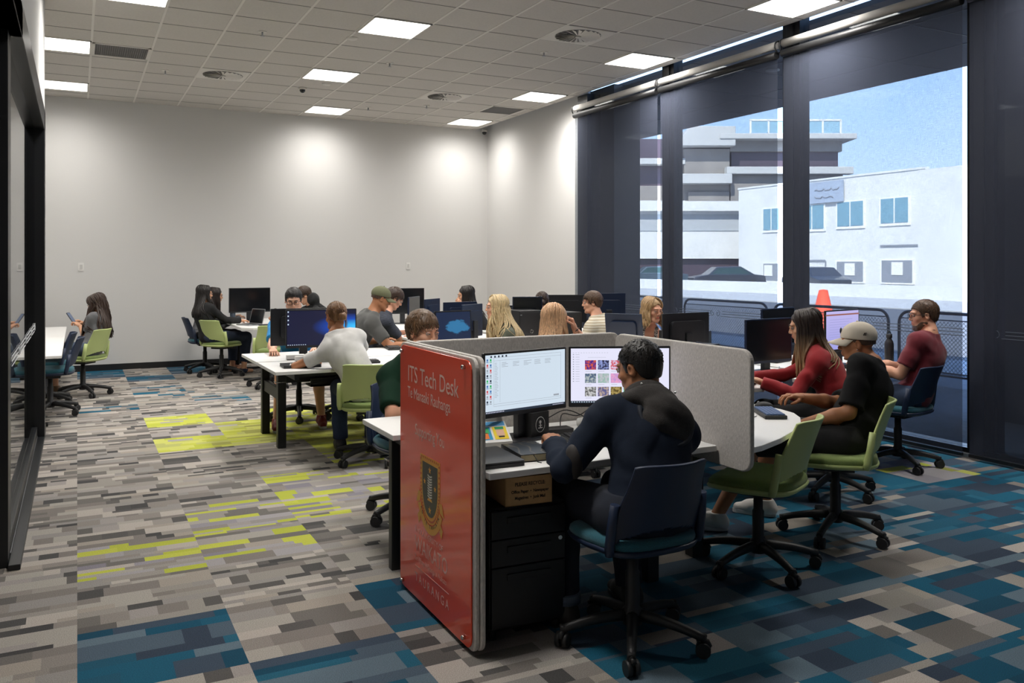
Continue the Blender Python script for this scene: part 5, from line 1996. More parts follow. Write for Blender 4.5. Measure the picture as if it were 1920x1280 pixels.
    if bottom is not None and parts_legs:
        bm_ = mat('cloth_%03d_%03d_%03d' % tuple(int(v * 999) for v in bottom), bottom, .9, noise=.1, nscale=30, bump=.2, bscale=420)
        SP = [p for p in B if p.tag in ('pel', 'tor', 'thigh0', 'thigh1') or (bottom_len > .55 and p.tag in ('calf0', 'calf1'))]
        cuts2 = []
        for i in (0, 1):
            hip, K, An, fd = legs[i]
            if bottom_len > .55:
                SP.append(Prim('c', K, An + V3(0, 0, -.02), (.058, .050), .02))
                cuts2.append((K + (An - K) * min(.97, (bottom_len - .5) * 2), nrm(An - K), .11))
            else:
                SP.append(Prim('c', hip, K, (.080 * g, .072), .03))
                cuts2.append((hip + (K - hip) * bottom_len * 1.9, nrm(K - hip), .16))

        def post(A, X, Y, Z):
            A = A - .009 - np.maximum(0, fold(X, Y, Z, ph + 2)) * .9
            for (p, d, r_) in cuts2:
                A = cyl_end_clip(A, X, Y, Z, p, d, r_)
            return np.maximum(A, Z - (P0[2] + .09))
        V, Fq = sdf_mesh(SP, vox, post=post)
        link_mesh('trousers' if bottom_len > .55 else 'shorts', V, Fq, bm_, root)
    if shoes is not None and parts_legs:
        shm = mat('shoe_%03d_%03d_%03d' % tuple(int(v * 999) for v in shoes), shoes, .6, bump=.1)
        for i in (0, 1):
            hip, K, An, fd = legs[i]
            heel = An + V3(0, 0, -.085)
            ang_ = math.atan2(fd[0], fd[1])
            Ms = Matrix.Translation(tuple(heel)) @ Matrix.Rotation(-ang_, 4, 'Z')
            U = [Prim('c', (0, -.03, .05), (0, .0, .10), (.040, .044), .02), Prim('c', (0, -.02, .045), (0, .10, .045), (.042, .040), .03), Prim('c', (0, .10, .04), (0, .17, .032), (.040, .030), .02), Prim('c', (0, .05, .075), (0, .11, .055), (.028, .024), .02)]

            def post(A, X, Y, Z):
                A = np.maximum(A, .018 - Z)
                return np.maximum(A, Z - .105 + .12 * np.maximum(0, Y - .03) * 0)
            V, Fq = sdf_mesh(U, .006, post=post)
            Mn = np.array(Ms)
            V = V @ Mn[:3, :3].T + Mn[:3, 3]
            so = link_mesh('shoe', V, Fq, shm, root)
            ol = []
            for k in range(28):
                a = 2 * math.pi * k / 28
                yy_ = .07 + .135 * math.sin(a)
                ww = .040 + .006 * math.sin(a) - .004 * math.cos(2 * a)
                ol.append((ww * math.cos(a), yy_))
            MB().prism(ol, 0, .026, M=Ms).build('sole', M_sole if sum(shoes) > .3 or shoes[0] > .1 else M_plastic, so, bevel=.004)
            lc = MB()
            for k in range(4):
                lc.tube([Ms @ Vector((-.022, .055 + .018 * k, .098 - .008 * k)), Ms @ Vector((.022, .062 + .018 * k, .098 - .008 * k))], .0028, 5)
            lc.build('laces', M_sole, so)
    # ---- hair
    hm = hair_mat('hair_%03d_%03d_%03d%s' % (*[int(v * 999) for v in hair_col], '' if hair_tip is None else '_%d' % int(x * 10)), hair_col, hair_tip, HC_[2] - .25, HC_[2] - .04)
    seed = int(abs(x * 100) + abs(y * 10))
    rnd = random.Random(seed)

    def hline(y_, st):
        """height of the hairline over head depth y (front +)"""
        xs = [-.13, -.10, -.05, -.02, .012, .03, .05, .075, .10, .14]
        if st == 'short':
            xs = [-.13, -.10, -.06, -.038, -.022, .006, .014, .030, .036, .055, .075, .10, .14]
            zs = [-.060, -.058, -.052, -.030, .026, .030, -.012, -.008, .030, .050, .064, .070, .072]
        elif st == 'fade':
            zs = [-.02, -.01, -.01, .0, .01, .025, .045, .062, .068, .07]
        elif st == 'long':
            zs = [-.10, -.10, -.10, -.09, -.07, -.01, .035, .062, .070, .072]
        else:
            xs = [-.13, -.10, -.06, -.038, -.022, .006, .014, .030, .036, .055, .075, .10, .14]
            zs = [-.055, -.052, -.045, -.025, .022, .026, -.004, .0, .030, .050, .064, .070, .072]
        return np.interp(y_, xs, zs)

    def cap_hair(st, thick=.012, rough_=.003, top_extra=0.0, fq=1.0):
        HP = [Prim('e', H(0, -.020, .036), None, tuple((q + thick) * HS for q in (.0765, .096, .084 + top_extra)), .01, Rm=headR),
              Prim('e', H(0, -.018, -.02), None, tuple((q + thick * .35) * HS for q in (.070, .086, .072)), .03, Rm=headR)]
        lo_, hi_ = HC_ - .16, HC_ + .165

        def post(A, X, Y, Z):
            dx, dy, dz = X - HC_[0], Y - HC_[1], Z - HC_[2]
            lx = (dx * HR[0, 0] + dy * HR[1, 0] + dz * HR[2, 0]) / HS
            ly = (dx * HR[0, 1] + dy * HR[1, 1] + dz * HR[2, 1]) / HS
            lz = (dx * HR[0, 2] + dy * HR[1, 2] + dz * HR[2, 2]) / HS
            n1 = np.sin(95 * fq * lx + 6 * np.sin(40 * ly) + seed) * np.sin(60 * fq * ly + 20 * lz + 3 * np.sin(50 * lx))
            n2 = np.sin(150 * fq * lx + 40 * lz) * np.sin(130 * fq * ly + 2 * np.sin(60 * lz + seed))
            A = A + rough_ * (n1 + .6 * n2)
            part_ = .020 * np.exp(-(lx / .035) ** 2) * np.clip((ly - .04) * 40, 0, 1) if st in ('long', 'mid') else 0
            cut = (hline(ly, st) + part_ - lz + .0025 * np.sin(160 * lx + 90 * ly)) * .9
            return np.maximum(A, cut)
        V, Fq = sdf_mesh(HP, .0045 if fine < .0045 else .0055, lo_, hi_, post)
        return link_mesh('hair', V, Fq, hm, root)

    def tufts(n_, ln, rad, lift, st, comb=(0, 1, 0), mess=.5):
        """short locks lying on the scalp, combed away from the crown and towards comb"""
        mb = MB()
        rx_, ry_, rz_ = .0765 + .008, .096 + .008, .084 + .009
        made = 0
        while made < n_:
            u_, v_ = rnd.uniform(-1, 1), rnd.uniform(0, 2 * math.pi)
            q = math.sqrt(1 - u_ * u_)
            px_, py_, pz_ = rx_ * q * math.cos(v_), -.020 + ry_ * q * math.sin(v_), .036 + rz_ * u_
            if pz_ < float(hline(py_, st)) + .004 or u_ < -.75:
                continue
            made += 1
            nm = nrm(V3((px_) / rx_ ** 2, (py_ + .02) / ry_ ** 2, (pz_ - .036) / rz_ ** 2))
            dr = V3(px_ * 9, (py_ + .045) * 9 * (.6 if py_ > 0 else 1), -(.25 + 3.0 * max(0, .1 - pz_))) + V3(*comb) * max(0, pz_ - .03) * 12
            dr = dr + V3(rnd.gauss(0, mess), rnd.gauss(0, mess), rnd.gauss(0, mess * .5))
            dr = nrm(dr - nm * (dr @ nm))
            L_ = ln * rnd.uniform(.6, 1.15)
            p0 = V3(px_, py_, pz_) - nm * .004
            p1 = p0 + dr * L_ * .5 + nm * (lift * rnd.uniform(.5, 1.3))
            p2 = p0 + dr * L_ + nm * (lift * rnd.uniform(-.1, .8)) - nm * L_ * L_ * 3.5
            mb.tube([tuple(H(*p0)), tuple(H(*p1)), tuple(H(*p2))], [rad, rad * .85, rad * .2], 4, flat=.55)
        return mb

    def strands(n_, phi0, length, flare, wave, rad, front=True, part=0.0, wid=1.0):
        mb = MB()
        torso = [p.grow(.016) for p in B if p.tag in ('tor', 'trap', 'neck', 'up0', 'up1', 'pel')]
        for k in range(n_):
            s_ = -1 if k % 2 else 1
            ph_ = R(rnd.uniform(phi0, 180))           # azimuth from the face forward
            ln = length * rnd.uniform(.82, 1.05)
            rr = (.0765 + .011 + rnd.uniform(0, .010) * wid, .096 + .010 + rnd.uniform(0, .010) * wid, .084 + .010 + rnd.uniform(0, .005))
            pts = []
            y0 = rnd.uniform(-.05, .055)
            sx0 = part + s_ * .002
            for q in range(7):
                u = q / 6
                th_ = R(8 + 97 * u)
                tx = math.sin(ph_) * s_
                ty = math.cos(ph_)
                px_ = rr[0] * math.sin(th_) * tx + sx0 * (1 - u)
                py_ = -.020 + rr[1] * math.sin(th_) * ty + (y0 * (1 - u) * .8)
                pz_ = .036 + rr[2] * math.cos(th_)
                pts.append(H(px_, py_, pz_))
            last = pts[-1]
            od = nrm(V3(*(HR @ V3(math.sin(ph_) * s_, math.cos(ph_), 0))) * V3(1, 1, 0))
            m_ = 10
            wphase = rnd.uniform(0, 6.28)
            tl_ = []
            for q in range(1, m_ + 1):
                u = q / m_
                off = od * (flare * u + wave * math.sin(wphase + u * 9)) + nrm(np.cross(od, V3(0, 0, 1))) * wave * math.cos(wphase + u * 8)
                tl_.append(last + V3(0, 0, -ln * u) + off)
            Pp = np.array(tl_)
            for it in range(9):
                d0 = sdf_points(torso, Pp)
                mk = d0 < .006
                if not mk.any():
                    break
                e_ = 1e-3
                gx_ = (sdf_points(torso, Pp + V3(e_, 0, 0)) - d0) / e_
                gy_ = (sdf_points(torso, Pp + V3(0, e_, 0)) - d0) / e_
                gl = np.sqrt(gx_ ** 2 + gy_ ** 2) + 1e-6
                st_ = np.clip(.008 - d0, 0, .05) * mk
                Pp[:, 0] += gx_ / gl * st_
                Pp[:, 1] += gy_ / gl * st_
                Pp[1:-1] = Pp[1:-1] * .5 + (Pp[:-2] + Pp[2:]) * .25
            pts += list(Pp)
            N_ = len(pts)
            mb.tube([tuple(p) for p in pts], [rad * (.75 + .45 * math.sin(min(1, i / 6) * 1.57)) * (1 - .75 * max(0, (i - 9) / (N_ - 9))) for i in range(N_)], 5, flat=.7)
        return mb

    if hair in ('short', 'fade', 'crop'):
        ho = cap_hair('short' if hair not in ('fade', 'crop') else 'fade', .008 if hair != 'crop' else .002, .0010, .002, 1.6)
        if hair != 'crop':
            tufts(1000, .024, .0020, .0055, 'short', mess=.42).build('hair_locks', hm, root)
    elif hair == 'messy':
        cap_hair('short', .007 + .009 * hair_w, .0018, .004, 1.2)
        tufts(900, .034 + .018 * hair_w, .0026, .004 + .007 * hair_w, 'short', mess=.25 + .15 * hair_w).build('hair_locks', hm, root)
    elif hair == 'bun':
        cap_hair('mid', .009, .0012, 0)
        tufts(360, .055, .0030, .004, 'mid', comb=(0, -2.5, 0), mess=.12).build('hair_locks', hm, root)
        Bn = [Prim('e', H(0, -.118, -.018), None, (.036, .032, .036), .02, Rm=headR)]

        def post(A, X, Y, Z):
            return A + .003 * np.sin(90 * X + 70 * Z) * np.sin(80 * Y + 50 * Z)
        V, Fq = sdf_mesh(Bn, .005, post=post)
        link_mesh('hair_bun', V, Fq, hm, root)
        ws = MB()
        for k in range(16):
            s_ = -1 if k % 2 else 1
            a = H(s_ * rnd.uniform(.02, .07), -.06 + rnd.uniform(-.03, .06), -.03)
            ws.tube([tuple(a), tuple(a + V3(s_ * .006, -.006, -.04)), tuple(a + V3(s_ * .002, .004, -.09 - rnd.uniform(0, .03)))], [.004, .003, .001], 5)
        ws.build('loose_strands', hm, root)
    elif hair == 'long':
        cap_hair('long', .010, .0015, 0)
        mb = strands(150, 52, hair_len, .03 * hair_w, .007, .0085, wid=hair_w)
        mb.build('long_strands', hm, root)
    elif hair == 'wavy':
        cap_hair('long', .012, .002, 0)
        mb = strands(170, 50, hair_len, .05 * hair_w, .013, .0095, wid=1.3 * hair_w)
        mb.build('long_strands', hm, root)
    elif hair == 'straight':
        cap_hair('long', .010, .001, 0)
        mb = strands(170, 56, hair_len, .022 * hair_w, .003, .009, wid=hair_w)
        mb.build('long_strands', hm, root)
    elif hair == 'veil':        # hair falling over the face
        cap_hair('long', .012, .002, 0)
        mb = strands(190, 18, hair_len, .03 * hair_w, .007, .0095, wid=hair_w)
        mb.build('long_strands', hm, root)
    if beard:
        BP = [Prim('e', H(0, .030, -.034), None, tuple((q + .0035) * HS for q in (jw, .060, .082)), .02, Rm=headR), Prim('c', H(-.03, .054, -.09), H(.03, .054, -.09), (.0235 * HS, .0235 * HS), .02), Prim('c', H(-.012, .072, -.102), H(.012, .072, -.102), (.0185, .0185), .015),
              Prim('c', H(-.058, 0, -.06), H(-.035, .05, -.09), (.0205, .0195), .02), Prim('c', H(.058, 0, -.06), H(.035, .05, -.09), (.0205, .0195), .02)]

        def post(A, X, Y, Z):
            dx, dy, dz = X - HC_[0], Y - HC_[1], Z - HC_[2]
            lx = (dx * HR[0, 0] + dy * HR[1, 0] + dz * HR[2, 0]) / HS
            ly = (dx * HR[0, 1] + dy * HR[1, 1] + dz * HR[2, 1]) / HS
            lz = (dx * HR[0, 2] + dy * HR[1, 2] + dz * HR[2, 2]) / HS
            A = A + .0008 * np.sin(200 * lx) * np.sin(220 * lz)
            top_ = np.interp(ly, [-.02, .02, .05, .07, .10], [.0, -.035, -.052, -.074, -.076])
            return np.maximum(A, np.maximum((lz - top_) * .8, (-.014 - ly)))
        V, Fq = sdf_mesh(BP, .004, post=post)
        link_mesh('beard', V, Fq, hm, root)
    if cap:
        cm, label_ = cap
        CP = [Prim('e', H(0, -.018, .046), None, tuple(q * HS for q in (.0905, .1085, .089)), .01, Rm=headR)]

        def post(A, X, Y, Z):
            dx, dy, dz = X - HC_[0], Y - HC_[1], Z - HC_[2]
            ly = (dx * HR[0, 1] + dy * HR[1, 1] + dz * HR[2, 1]) / HS
            lz = (dx * HR[0, 2] + dy * HR[1, 2] + dz * HR[2, 2]) / HS
            return np.maximum(A, (.030 + .16 * ly) - lz)
        V, Fq = sdf_mesh(CP, .0045, post=post)
        co = link_mesh('cap', V, Fq, cm, root)
        nb_ = 13
        vv, ff = [], []
        for r_ in range(5):
            for k in range(nb_):
                a = R(-68 + 136 * k / (nb_ - 1))
                q = r_ / 4
                bx = math.sin(a) * (.080 + .004 * q)
                by = -.018 + math.cos(a) * .098 + q * .088 * (math.cos(a) ** .7)
                bz = .046 - .008 - .022 * q - .018 * (math.sin(a) ** 2) * (1 + .8 * q)
                vv.append(tuple(H(bx, by, bz + .004)))
        for r_ in range(4):
            for k in range(nb_ - 1):
                a = r_ * nb_ + k
                ff.append((a, a + 1, a + nb_ + 1, a + nb_))
        MB().add(vv, ff, 0, True).build('brim', cm, co, solid=.004)
        MB().ball(tuple(H(0, -.018, .136)), .007, 8).build('cap_button', cm, co)
        if label_:
            pos = H(-.0855, -.045, .052)
            Mx = Matrix.Translation(tuple(pos)) @ Matrix(HR.tolist()).to_4x4() @ Matrix(((0, 0, -1, 0), (-1, 0, 0, 0), (0, 1, 0, 0), (0, 0, 0, 1)))
            text_mesh(label_, .022, 'side_embroidery', M_ink, co, Mx @ Matrix.Rotation(R(-18), 4, 'Y') @ Matrix.Rotation(R(-6), 4, 'X'), align='CENTER', depth=.003, bold=.0006, shear=.3)
            MB().ball(tuple(H(0, .082, .085)), (.022, .006, .020), 12).build('front_emblem', M_navy, co)
    if glasses:
        gm_ = MB()
        for s_ in (-1, 1):
            ring = []
            for k in range(16):
                a = 2 * math.pi * k / 16
                ca, sa = math.cos(a), math.sin(a)
                ring.append(tuple(H(s_ * .033 + .025 * math.copysign(abs(ca) ** .6, ca), .104 - .10 * (abs(s_ * .033 + .025 * ca) ** 1.6) * 3, .005 + .0175 * math.copysign(abs(sa) ** .6, sa))))
            gm_.tube(ring, .0021, 6, closed=True)
            gm_.tube([tuple(H(s_ * .058, .086, .012)), tuple(H(s_ * .077, .03, .012)), tuple(H(s_ * .083, -.015, .008)), tuple(H(s_ * .082, -.03, -.012))], .0020, 6)
        gm_.tube([tuple(H(-.009, .106, .009)), tuple(H(0, .108, .011)), tuple(H(.009, .106, .009))], .0018, 6)
        gm_.build('glasses', mat('black_spectacle_frame', (.012, .012, .014), .25), root)
    if extra:
        extra(dict(root=root, nd=nd, H=H, HR=HR, HS=HS, nb=nb, up2=up2, fwd=fwd, right=right, arms=arms, legs=legs, chest=chest, S=S, HC=HC_, w2l=w2l, B=B, waist=waist, P0=P0))
    return root
# ------------------------------------------------------------------ the people
DARKH, BROWN, BLOND, MIDB = (.012, .009, .008), (.075, .038, .018), (.62, .46, .24), (.12, .065, .03)
DENIM = (.03, .05, .10)
BLK = (.008, .008, .009)
if 'ONLY' not in globals():
    ONLY = None


def P(idx, *a, **k):
    if ONLY is None or idx in ONLY:
        return person(*a, **k)


def jacket_extra(c):
    nb, up2, fwd, right, root, H = c['nb'], c['up2'], c['fwd'], c['right'], c['root'], c['H']
    hm_ = mat('grey_brown_fleece', (.040, .036, .034), .95, noise=.15, nscale=60, bump=.3, bscale=300)
    # standing collar
    cc = nb + c['nd'] * .036 + fwd * .006
    CP = []
    for k in range(20):
        a, b = 2 * math.pi * k / 20, 2 * math.pi * (k + 1) / 20
        for hh, r_, wd in ((-.012, .020, .080), (.014, .013, .074)):
            def pt(t):
                return cc + right * math.cos(t) * wd + fwd * math.sin(t) * (wd - .004) + up2 * (hh - .026 * math.sin(t))
            CP.append(Prim('c', pt(a), pt(b), (r_, r_), .022))
    V, Fq = sdf_mesh(CP, .006)
    link_mesh('collar', V, Fq, hm_, root)
    # hood lying on the upper back
    hb = nb - fwd * .085 - up2 * .02
    HP = []
    for k in range(9):
        a = R(180 * k / 8)
        b = R(180 * (k + 1) / 8)
        q0 = cc + right * math.cos(a) * .118 - fwd * math.sin(a) * .100 - up2 * (.015 + .03 * abs(math.cos(a)))
        q1 = cc + right * math.cos(b) * .118 - fwd * math.sin(b) * .100 - up2 * (.015 + .03 * abs(math.cos(b)))
        if k < 8:
            HP.append(Prim('c', q0, q1, (.030, .030), .05))
    HP.append(Prim('e', hb - up2 * .085 - fwd * .030 + right * .02, None, (.130, .052, .105), .05, Rm=np.stack([right, nrm(fwd + up2 * .30), nrm(up2 - fwd * .30)], axis=1)))

    def post(A, X, Y, Z):
        return A + fold(X * 1.3, Y * 1.3, Z * 1.3, 1.2) * 1.1
    V, Fq = sdf_mesh(HP, .006, post=post)
    link_mesh('hood', V, Fq, [hm_], root)
    rim = []
    for k in range(15):
        a = R(-10 + 200 * k / 14)
        q = hb - up2 * (.055 + .125 * math.sin(a)) + right * (.02 + .128 * math.cos(a)) - fwd * (.022 + .028 * math.sin(a))
        rim.append(tuple(q))
    MB().tube(rim, .010, 8).build('hood_rim', mat('navy_softshell', (.010, .014, .024), .75), root)
    for s_ in (-1, 1):
        MB().ball(tuple(hb + right * s_ * .085 + up2 * .075 - fwd * .000), .006, 8).build('hood_snap', M_chrome, root)
    hip, K, An, fd = c['legs'][0]
    MB().tube([tuple(An + V3(0, 0, .015)), tuple(An + V3(0, 0, .055))], .062, 18).build('jeans_cuff', mat('pale_denim_cuff', (.10, .13, .18), .9), root)
    MB().box(-.004, .004, -.012, .012, 0, .03, M=Matrix.Translation(tuple(An + V3(.045, .0, -.03)))).build('shoe_tag', mat('mustard_tag', (.35, .20, .04), .7), root)
    # worn leather-like elbow patch
    S_, E_, W, hd = c['arms'][0]
    Pp = [Prim('e', E_ + (S_ - E_) * .18 + V3(0, -.022, .0), None, (.040, .048, .072), .02)]
    V, Fq = sdf_mesh(Pp, .007)
    link_mesh('elbow_patch', V, Fq, mat('brown_patch', (.022, .018, .017), .7), root)


P(17, 'person in a dark hooded jacket at the tech desk, back to the viewer', 2.06, 2.88, -6, head_at=(2.19, 3.05, 1.105), skin='tan', lean=12, head_yaw=32, head_pitch=14,
  hands=((1.86, 3.22, .775), (2.42, 3.42, .765)), hand_curl=(60, 40), top=(.011, .017, .032), sleeve=1.93, neckline=0, bottom=(.012, .016, .028), shoes=(.02, .018, .015),
  hair='short', hair_col=(.012, .010, .009), hair_w=.62, vox=.008, fine=.0038, big=1.13, top_fold=1.5, elbow_out=(.55, .5), elbow_z=(-.55, -1), elbow_y=(-.7, -.25), feet=((-.20, .28, 0), (.16, .36, 0)), extra=jacket_extra)


def p19_extra(c):
    S_, E_, W, hd = c['arms'][1]
    mb = MB()
    sdv = nrm(np.cross(nrm(W - E_), V3(0, 0, 1)))
    for ofs, rr in ((.35, .024), (.52, .017), (.22, .018)):
        pts = []
        for k in range(16):
            a = k * .55
            r_ = rr * (1 - k / 18)
            b_ = E_ + (W - E_) * ofs + nrm(W - E_) * math.cos(a) * r_
            ang = math.sin(a) * r_ / .036 + .5
            rad = .0385 - .010 * ofs
            pts.append(tuple(b_ + (-sdv * math.cos(ang) + V3(0, 0, 1) * math.sin(ang)) * rad))
        mb.tube(pts, .0016, 4, smooth=False)
    mb.build('forearm_tattoo', mat('tattoo_ink', (.08, .06, .05), .6), c['root'])
    H = c['H']
    MB().ball(tuple(H(-.086, .0, -.034)), .0045, 8).build('ear_stud', M_chrome, c['root'])


P(19, 'person in a white cap and black t-shirt, one hand on a mouse', 3.95, 3.56, 30, head_at=(4.19, 3.60, 1.085), skin='tan', lean=-6, neck_tilt=34, head_yaw=12, head_pitch=6,
  hands=((3.74, 3.58, .645), (3.56, 3.70, .775)), hand_curl=(50, 35), top=(.009, .009, .010), sleeve=.88, neckline=.04, bottom=(.008, .008, .009), bottom_len=.52, shoes=(.62, .60, .56),
  hair='crop', hair_col=(.07, .04, .026), cap=(mat('cream_cotton', s2l((214, 204, 188)), .9, bump=.1, bscale=400), 'NE'), vox=.008, fine=.0038, big=1.08, belly=.015, knees=((-.22, .40, .51), (.12, .44, .51)),
  feet=((-.36, .60, 0, -20), (.08, .44, 0, -5)), extra=p19_extra, elbow_out=(.5, .3))
P(18, 'person with long dark hair fading to blonde, wearing a red long-sleeved top', 4.55, 4.14, 42, head_at=(4.46, 4.28, 1.13), skin='light', female=True, lean=8, head_yaw=6, head_pitch=12,
  hands=((4.08, 4.30, .775), (4.18, 4.50, .775)), hand_curl=(40, 40), top=s2l((150, 22, 30)), sleeve=1.93, neckline=.0, bottom=BLK, shoes=(.05, .05, .05), hair='straight', hair_col=(.022, .012, .009),
  hair_tip=(.42, .27, .14), hair_len=.36, vox=.008, fine=.0038, hair_w=1.1)
P(20, 'person with glasses and a short beard in a maroon t-shirt beside the blinds', 5.70, 4.46, 18, head_at=(5.86, 4.40, 1.165), skin='fair', lean=-3, head_yaw=34, head_pitch=6,
  hands=((5.52, 4.62, .775), (5.66, 4.78, .775)), hand_curl=(40, 40), top=s2l((104, 18, 34)), sleeve=.72, bottom=DENIM, shoes=(.03, .03, .03), hair='short', hair_col=(.085, .045, .025), beard=True, glasses=True,
  vox=.009, fine=.0042, big=1.02, extra=lambda c: MB().tube([tuple(c['nb'] + c['right'] * math.cos(R(a)) * .066 + c['fwd'] * math.sin(R(a)) * .064 + c['nd'] * (.030 - .030 * math.sin(R(a)))) for a in range(0, 360, 20)], .0035, 6, closed=True).build('neck_cord', mat('brown_cord', (.05, .02, .01), .7), c['root']))
P(7, 'person in a white t-shirt with light brown pinned-up hair, back to the viewer', 2.04, 6.56, -8, head_at=(1.875, 6.80, 1.14), skin='tan', female=True, lean=16, head_yaw=22, head_pitch=10,
  hands=((1.72, 7.0, .765), (2.02, 7.06, .765)), top=(.66, .65, .63), sleeve=.62, neckline=.012, bottom=DENIM, shoes=(.05, .05, .06), hair='bun', hair_col=(.20, .10, .045), vox=.009, fine=.0045, elbow_out=(1.0, .8), elbow_z=-.35, big=1.0)
P(5, 'person with black hair and glasses in a bright blue t-shirt, facing the viewer', 1.98, 8.58, 170, head_at=(1.86, 8.24, 1.215), skin='pale', lean=14, head_yaw=-6, head_pitch=16,
  hands=((2.0, 7.95, .765), (1.60, 7.92, .775)), hand_curl=(40, 60), top=s2l((14, 132, 196)), sleeve=.75, bottom=(.03, .03, .035), bottom_len=.5, shoes=s2l((120, 20, 26)), hair='short', hair_col=DARKH, hair_w=.6, glasses=True,
  vox=.010, fine=.0046, feet=((-.20, .42, 0), (.22, .50, 0)), knees=((-.16, .44, .53), (.18, .44, .53)))
P(8, 'person in an olive cap and dark grey t-shirt leaning on the desk', 2.52, 8.50, -98, head_at=(2.79, 8.38, 1.205), skin='tan', lean=22, head_yaw=0, head_pitch=20,
  hands=((2.90, 8.62, .765), (3.02, 8.02, .765)), top=(.055, .055, .052), sleeve=.70, bottom=DENIM, shoes=(.05, .05, .05), hair='crop', hair_col=(.07, .04, .026), cap=(mat('olive_cap_cotton', s2l((98, 100, 74)), .9), None),
  vox=.010, fine=.005, big=1.14, belly=.02)
P(10, 'person with wavy brown hair in a dark green t-shirt behind the red sign', 1.86, 4.95, 186, head_at=(1.80, 4.64, 1.165), skin='fair', lean=12, head_yaw=14, head_pitch=8,
  hands=((2.10, 4.33, .765), (1.74, 4.35, .765)), top=s2l((22, 50, 36)), sleeve=.82, bottom=DENIM, shoes=(.02, .03, .08), hair='messy', hair_col=MIDB, hair_w=1.0, vox=.009, fine=.004, big=1.06, elbow_out=(.4, 1.1))
P(12, 'smiling person with very long pale blonde hair, seen in profile', 3.74, 7.26, 72, head_at=(3.57, 7.29, 1.15), skin='fair', female=True, lean=6, head_yaw=2, head_pitch=2,
  hands=((3.40, 7.15, .765), (3.42, 7.4, .765)), top=s2l((92, 96, 82)), sleeve=.8, bottom=BLK, hair='wavy', hair_col=(.58, .44, .24), hair_len=.34, vox=.010, fine=.0046, hair_w=1.0)
P(14, 'person with straight strawberry-blonde hair over their face, head bent', 3.12, 5.36, -38, head_at=(3.20, 5.54, 1.135), skin='fair', female=True, lean=18, head_yaw=0, head_pitch=24,
  hands=((3.0, 5.82, .765), (3.34, 5.47, 1.08)), hand_curl=(40, 90), hand_dir=(None, (-.3, .1, 1.0)), top=s2l((88, 76, 70)), sleeve=1.6, bottom=DENIM, hair='straight', hair_col=(.60, .36, .20), hair_len=.34, vox=.010, fine=.0048, hair_w=1.5)
M_str = bpy.data.materials.new('cream_striped_cotton')
M_str.use_nodes = True
n = M_str.node_tree
b = n.nodes['Principled BSDF']
b.inputs['Roughness'].default_value = .9
t_ = n.nodes.new('ShaderNodeTexCoord')
wv_ = n.nodes.new('ShaderNodeTexWave')
wv_.bands_direction = 'Z'
wv_.inputs['Scale'].default_value = 11
wv_.inputs['Distortion'].default_value = .6
cr_ = n.nodes.new('ShaderNodeValToRGB')
cr_.color_ramp.elements[0].position = .25
cr_.color_ramp.elements[1].position = .55
cr_.color_ramp.elements[0].color = (.42, .35, .24, 1)
cr_.color_ramp.elements[1].color = (.64, .59, .48, 1)
n.links.new(t_.outputs['Object'], wv_.inputs['Vector'])
n.links.new(wv_.outputs['Color'], cr_.inputs[0])
n.links.new(cr_.outputs[0], b.inputs['Base Color'])
P(15, 'person with brown swept hair in a cream striped t-shirt, looking left', 5.10, 7.68, 24, head_at=(4.98, 7.80, 1.145), skin='fair', lean=10, head_yaw=42, head_pitch=4,
  hands=((4.62, 7.85, .765), (4.76, 8.0, .765)), top=(.6, .5, .4), shirt_mat=M_str, sleeve=.75, bottom=DENIM, hair='messy', hair_col=(.09, .048, .026), hair_w=.9, vox=.010, fine=.0048, big=1.02)
M_zig = bpy.data.materials.new('black_white_patterned_cotton')
M_zig.use_nodes = True
n = M_zig.node_tree
b = n.nodes['Principled BSDF']
b.inputs['Roughness'].default_value = .9
t_ = n.nodes.new('ShaderNodeTexCoord')
wv_ = n.nodes.new('ShaderNodeTexWave')
wv_.bands_direction = 'Z'
wv_.inputs['Scale'].default_value = 16
wv_.inputs['Distortion'].default_value = 9
wv_.inputs['Detail Scale'].default_value = 3
cr_ = n.nodes.new('ShaderNodeValToRGB')
cr_.color_ramp.interpolation = 'CONSTANT'
cr_.color_ramp.elements[1].position = .5
cr_.color_ramp.elements[0].color = (.012, .012, .014, 1)
cr_.color_ramp.elements[1].color = (.68, .66, .62, 1)
n.links.new(t_.outputs['Object'], wv_.inputs['Vector'])
n.links.new(wv_.outputs['Color'], cr_.inputs[0])
n.links.new(cr_.outputs[0], b.inputs['Base Color'])
P(16, 'person with blonde shoulder-length hair in a black and white sleeveless top, hand at chin', 4.78, 6.74, 178, head_at=(4.83, 6.50, 1.13), skin='fair', female=True, lean=10, head_yaw=8, head_pitch=10,
  hands=((4.90, 6.28, 1.005), (4.55, 6.3, .765)), hand_curl=(95, 40), hand_dir=((-.25, .25, .9), None), hand_up=((.2, -1, .2), None), top=None, strap_top=M_zig, sleeve=0, bottom=BLK, hair='long', hair_col=(.42, .27, .13), hair_len=.17, vox=.010, fine=.0044, hair_w=1.0)
P(13, 'person with dark brown hair in a low bun and a navy top, seen from behind', 4.92, 8.60, -29, head_at=(4.90, 8.76, 1.125), skin='light', female=True, lean=8, head_yaw=0, head_pitch=6,
  hands=((4.85, 9.15, .765), (5.1, 9.1, .765)), top=(.012, .014, .024), sleeve=1.8, neckline=.01, bottom=BLK, hair='bun', hair_col=(.045, .024, .014), vox=.011, fine=.0055)
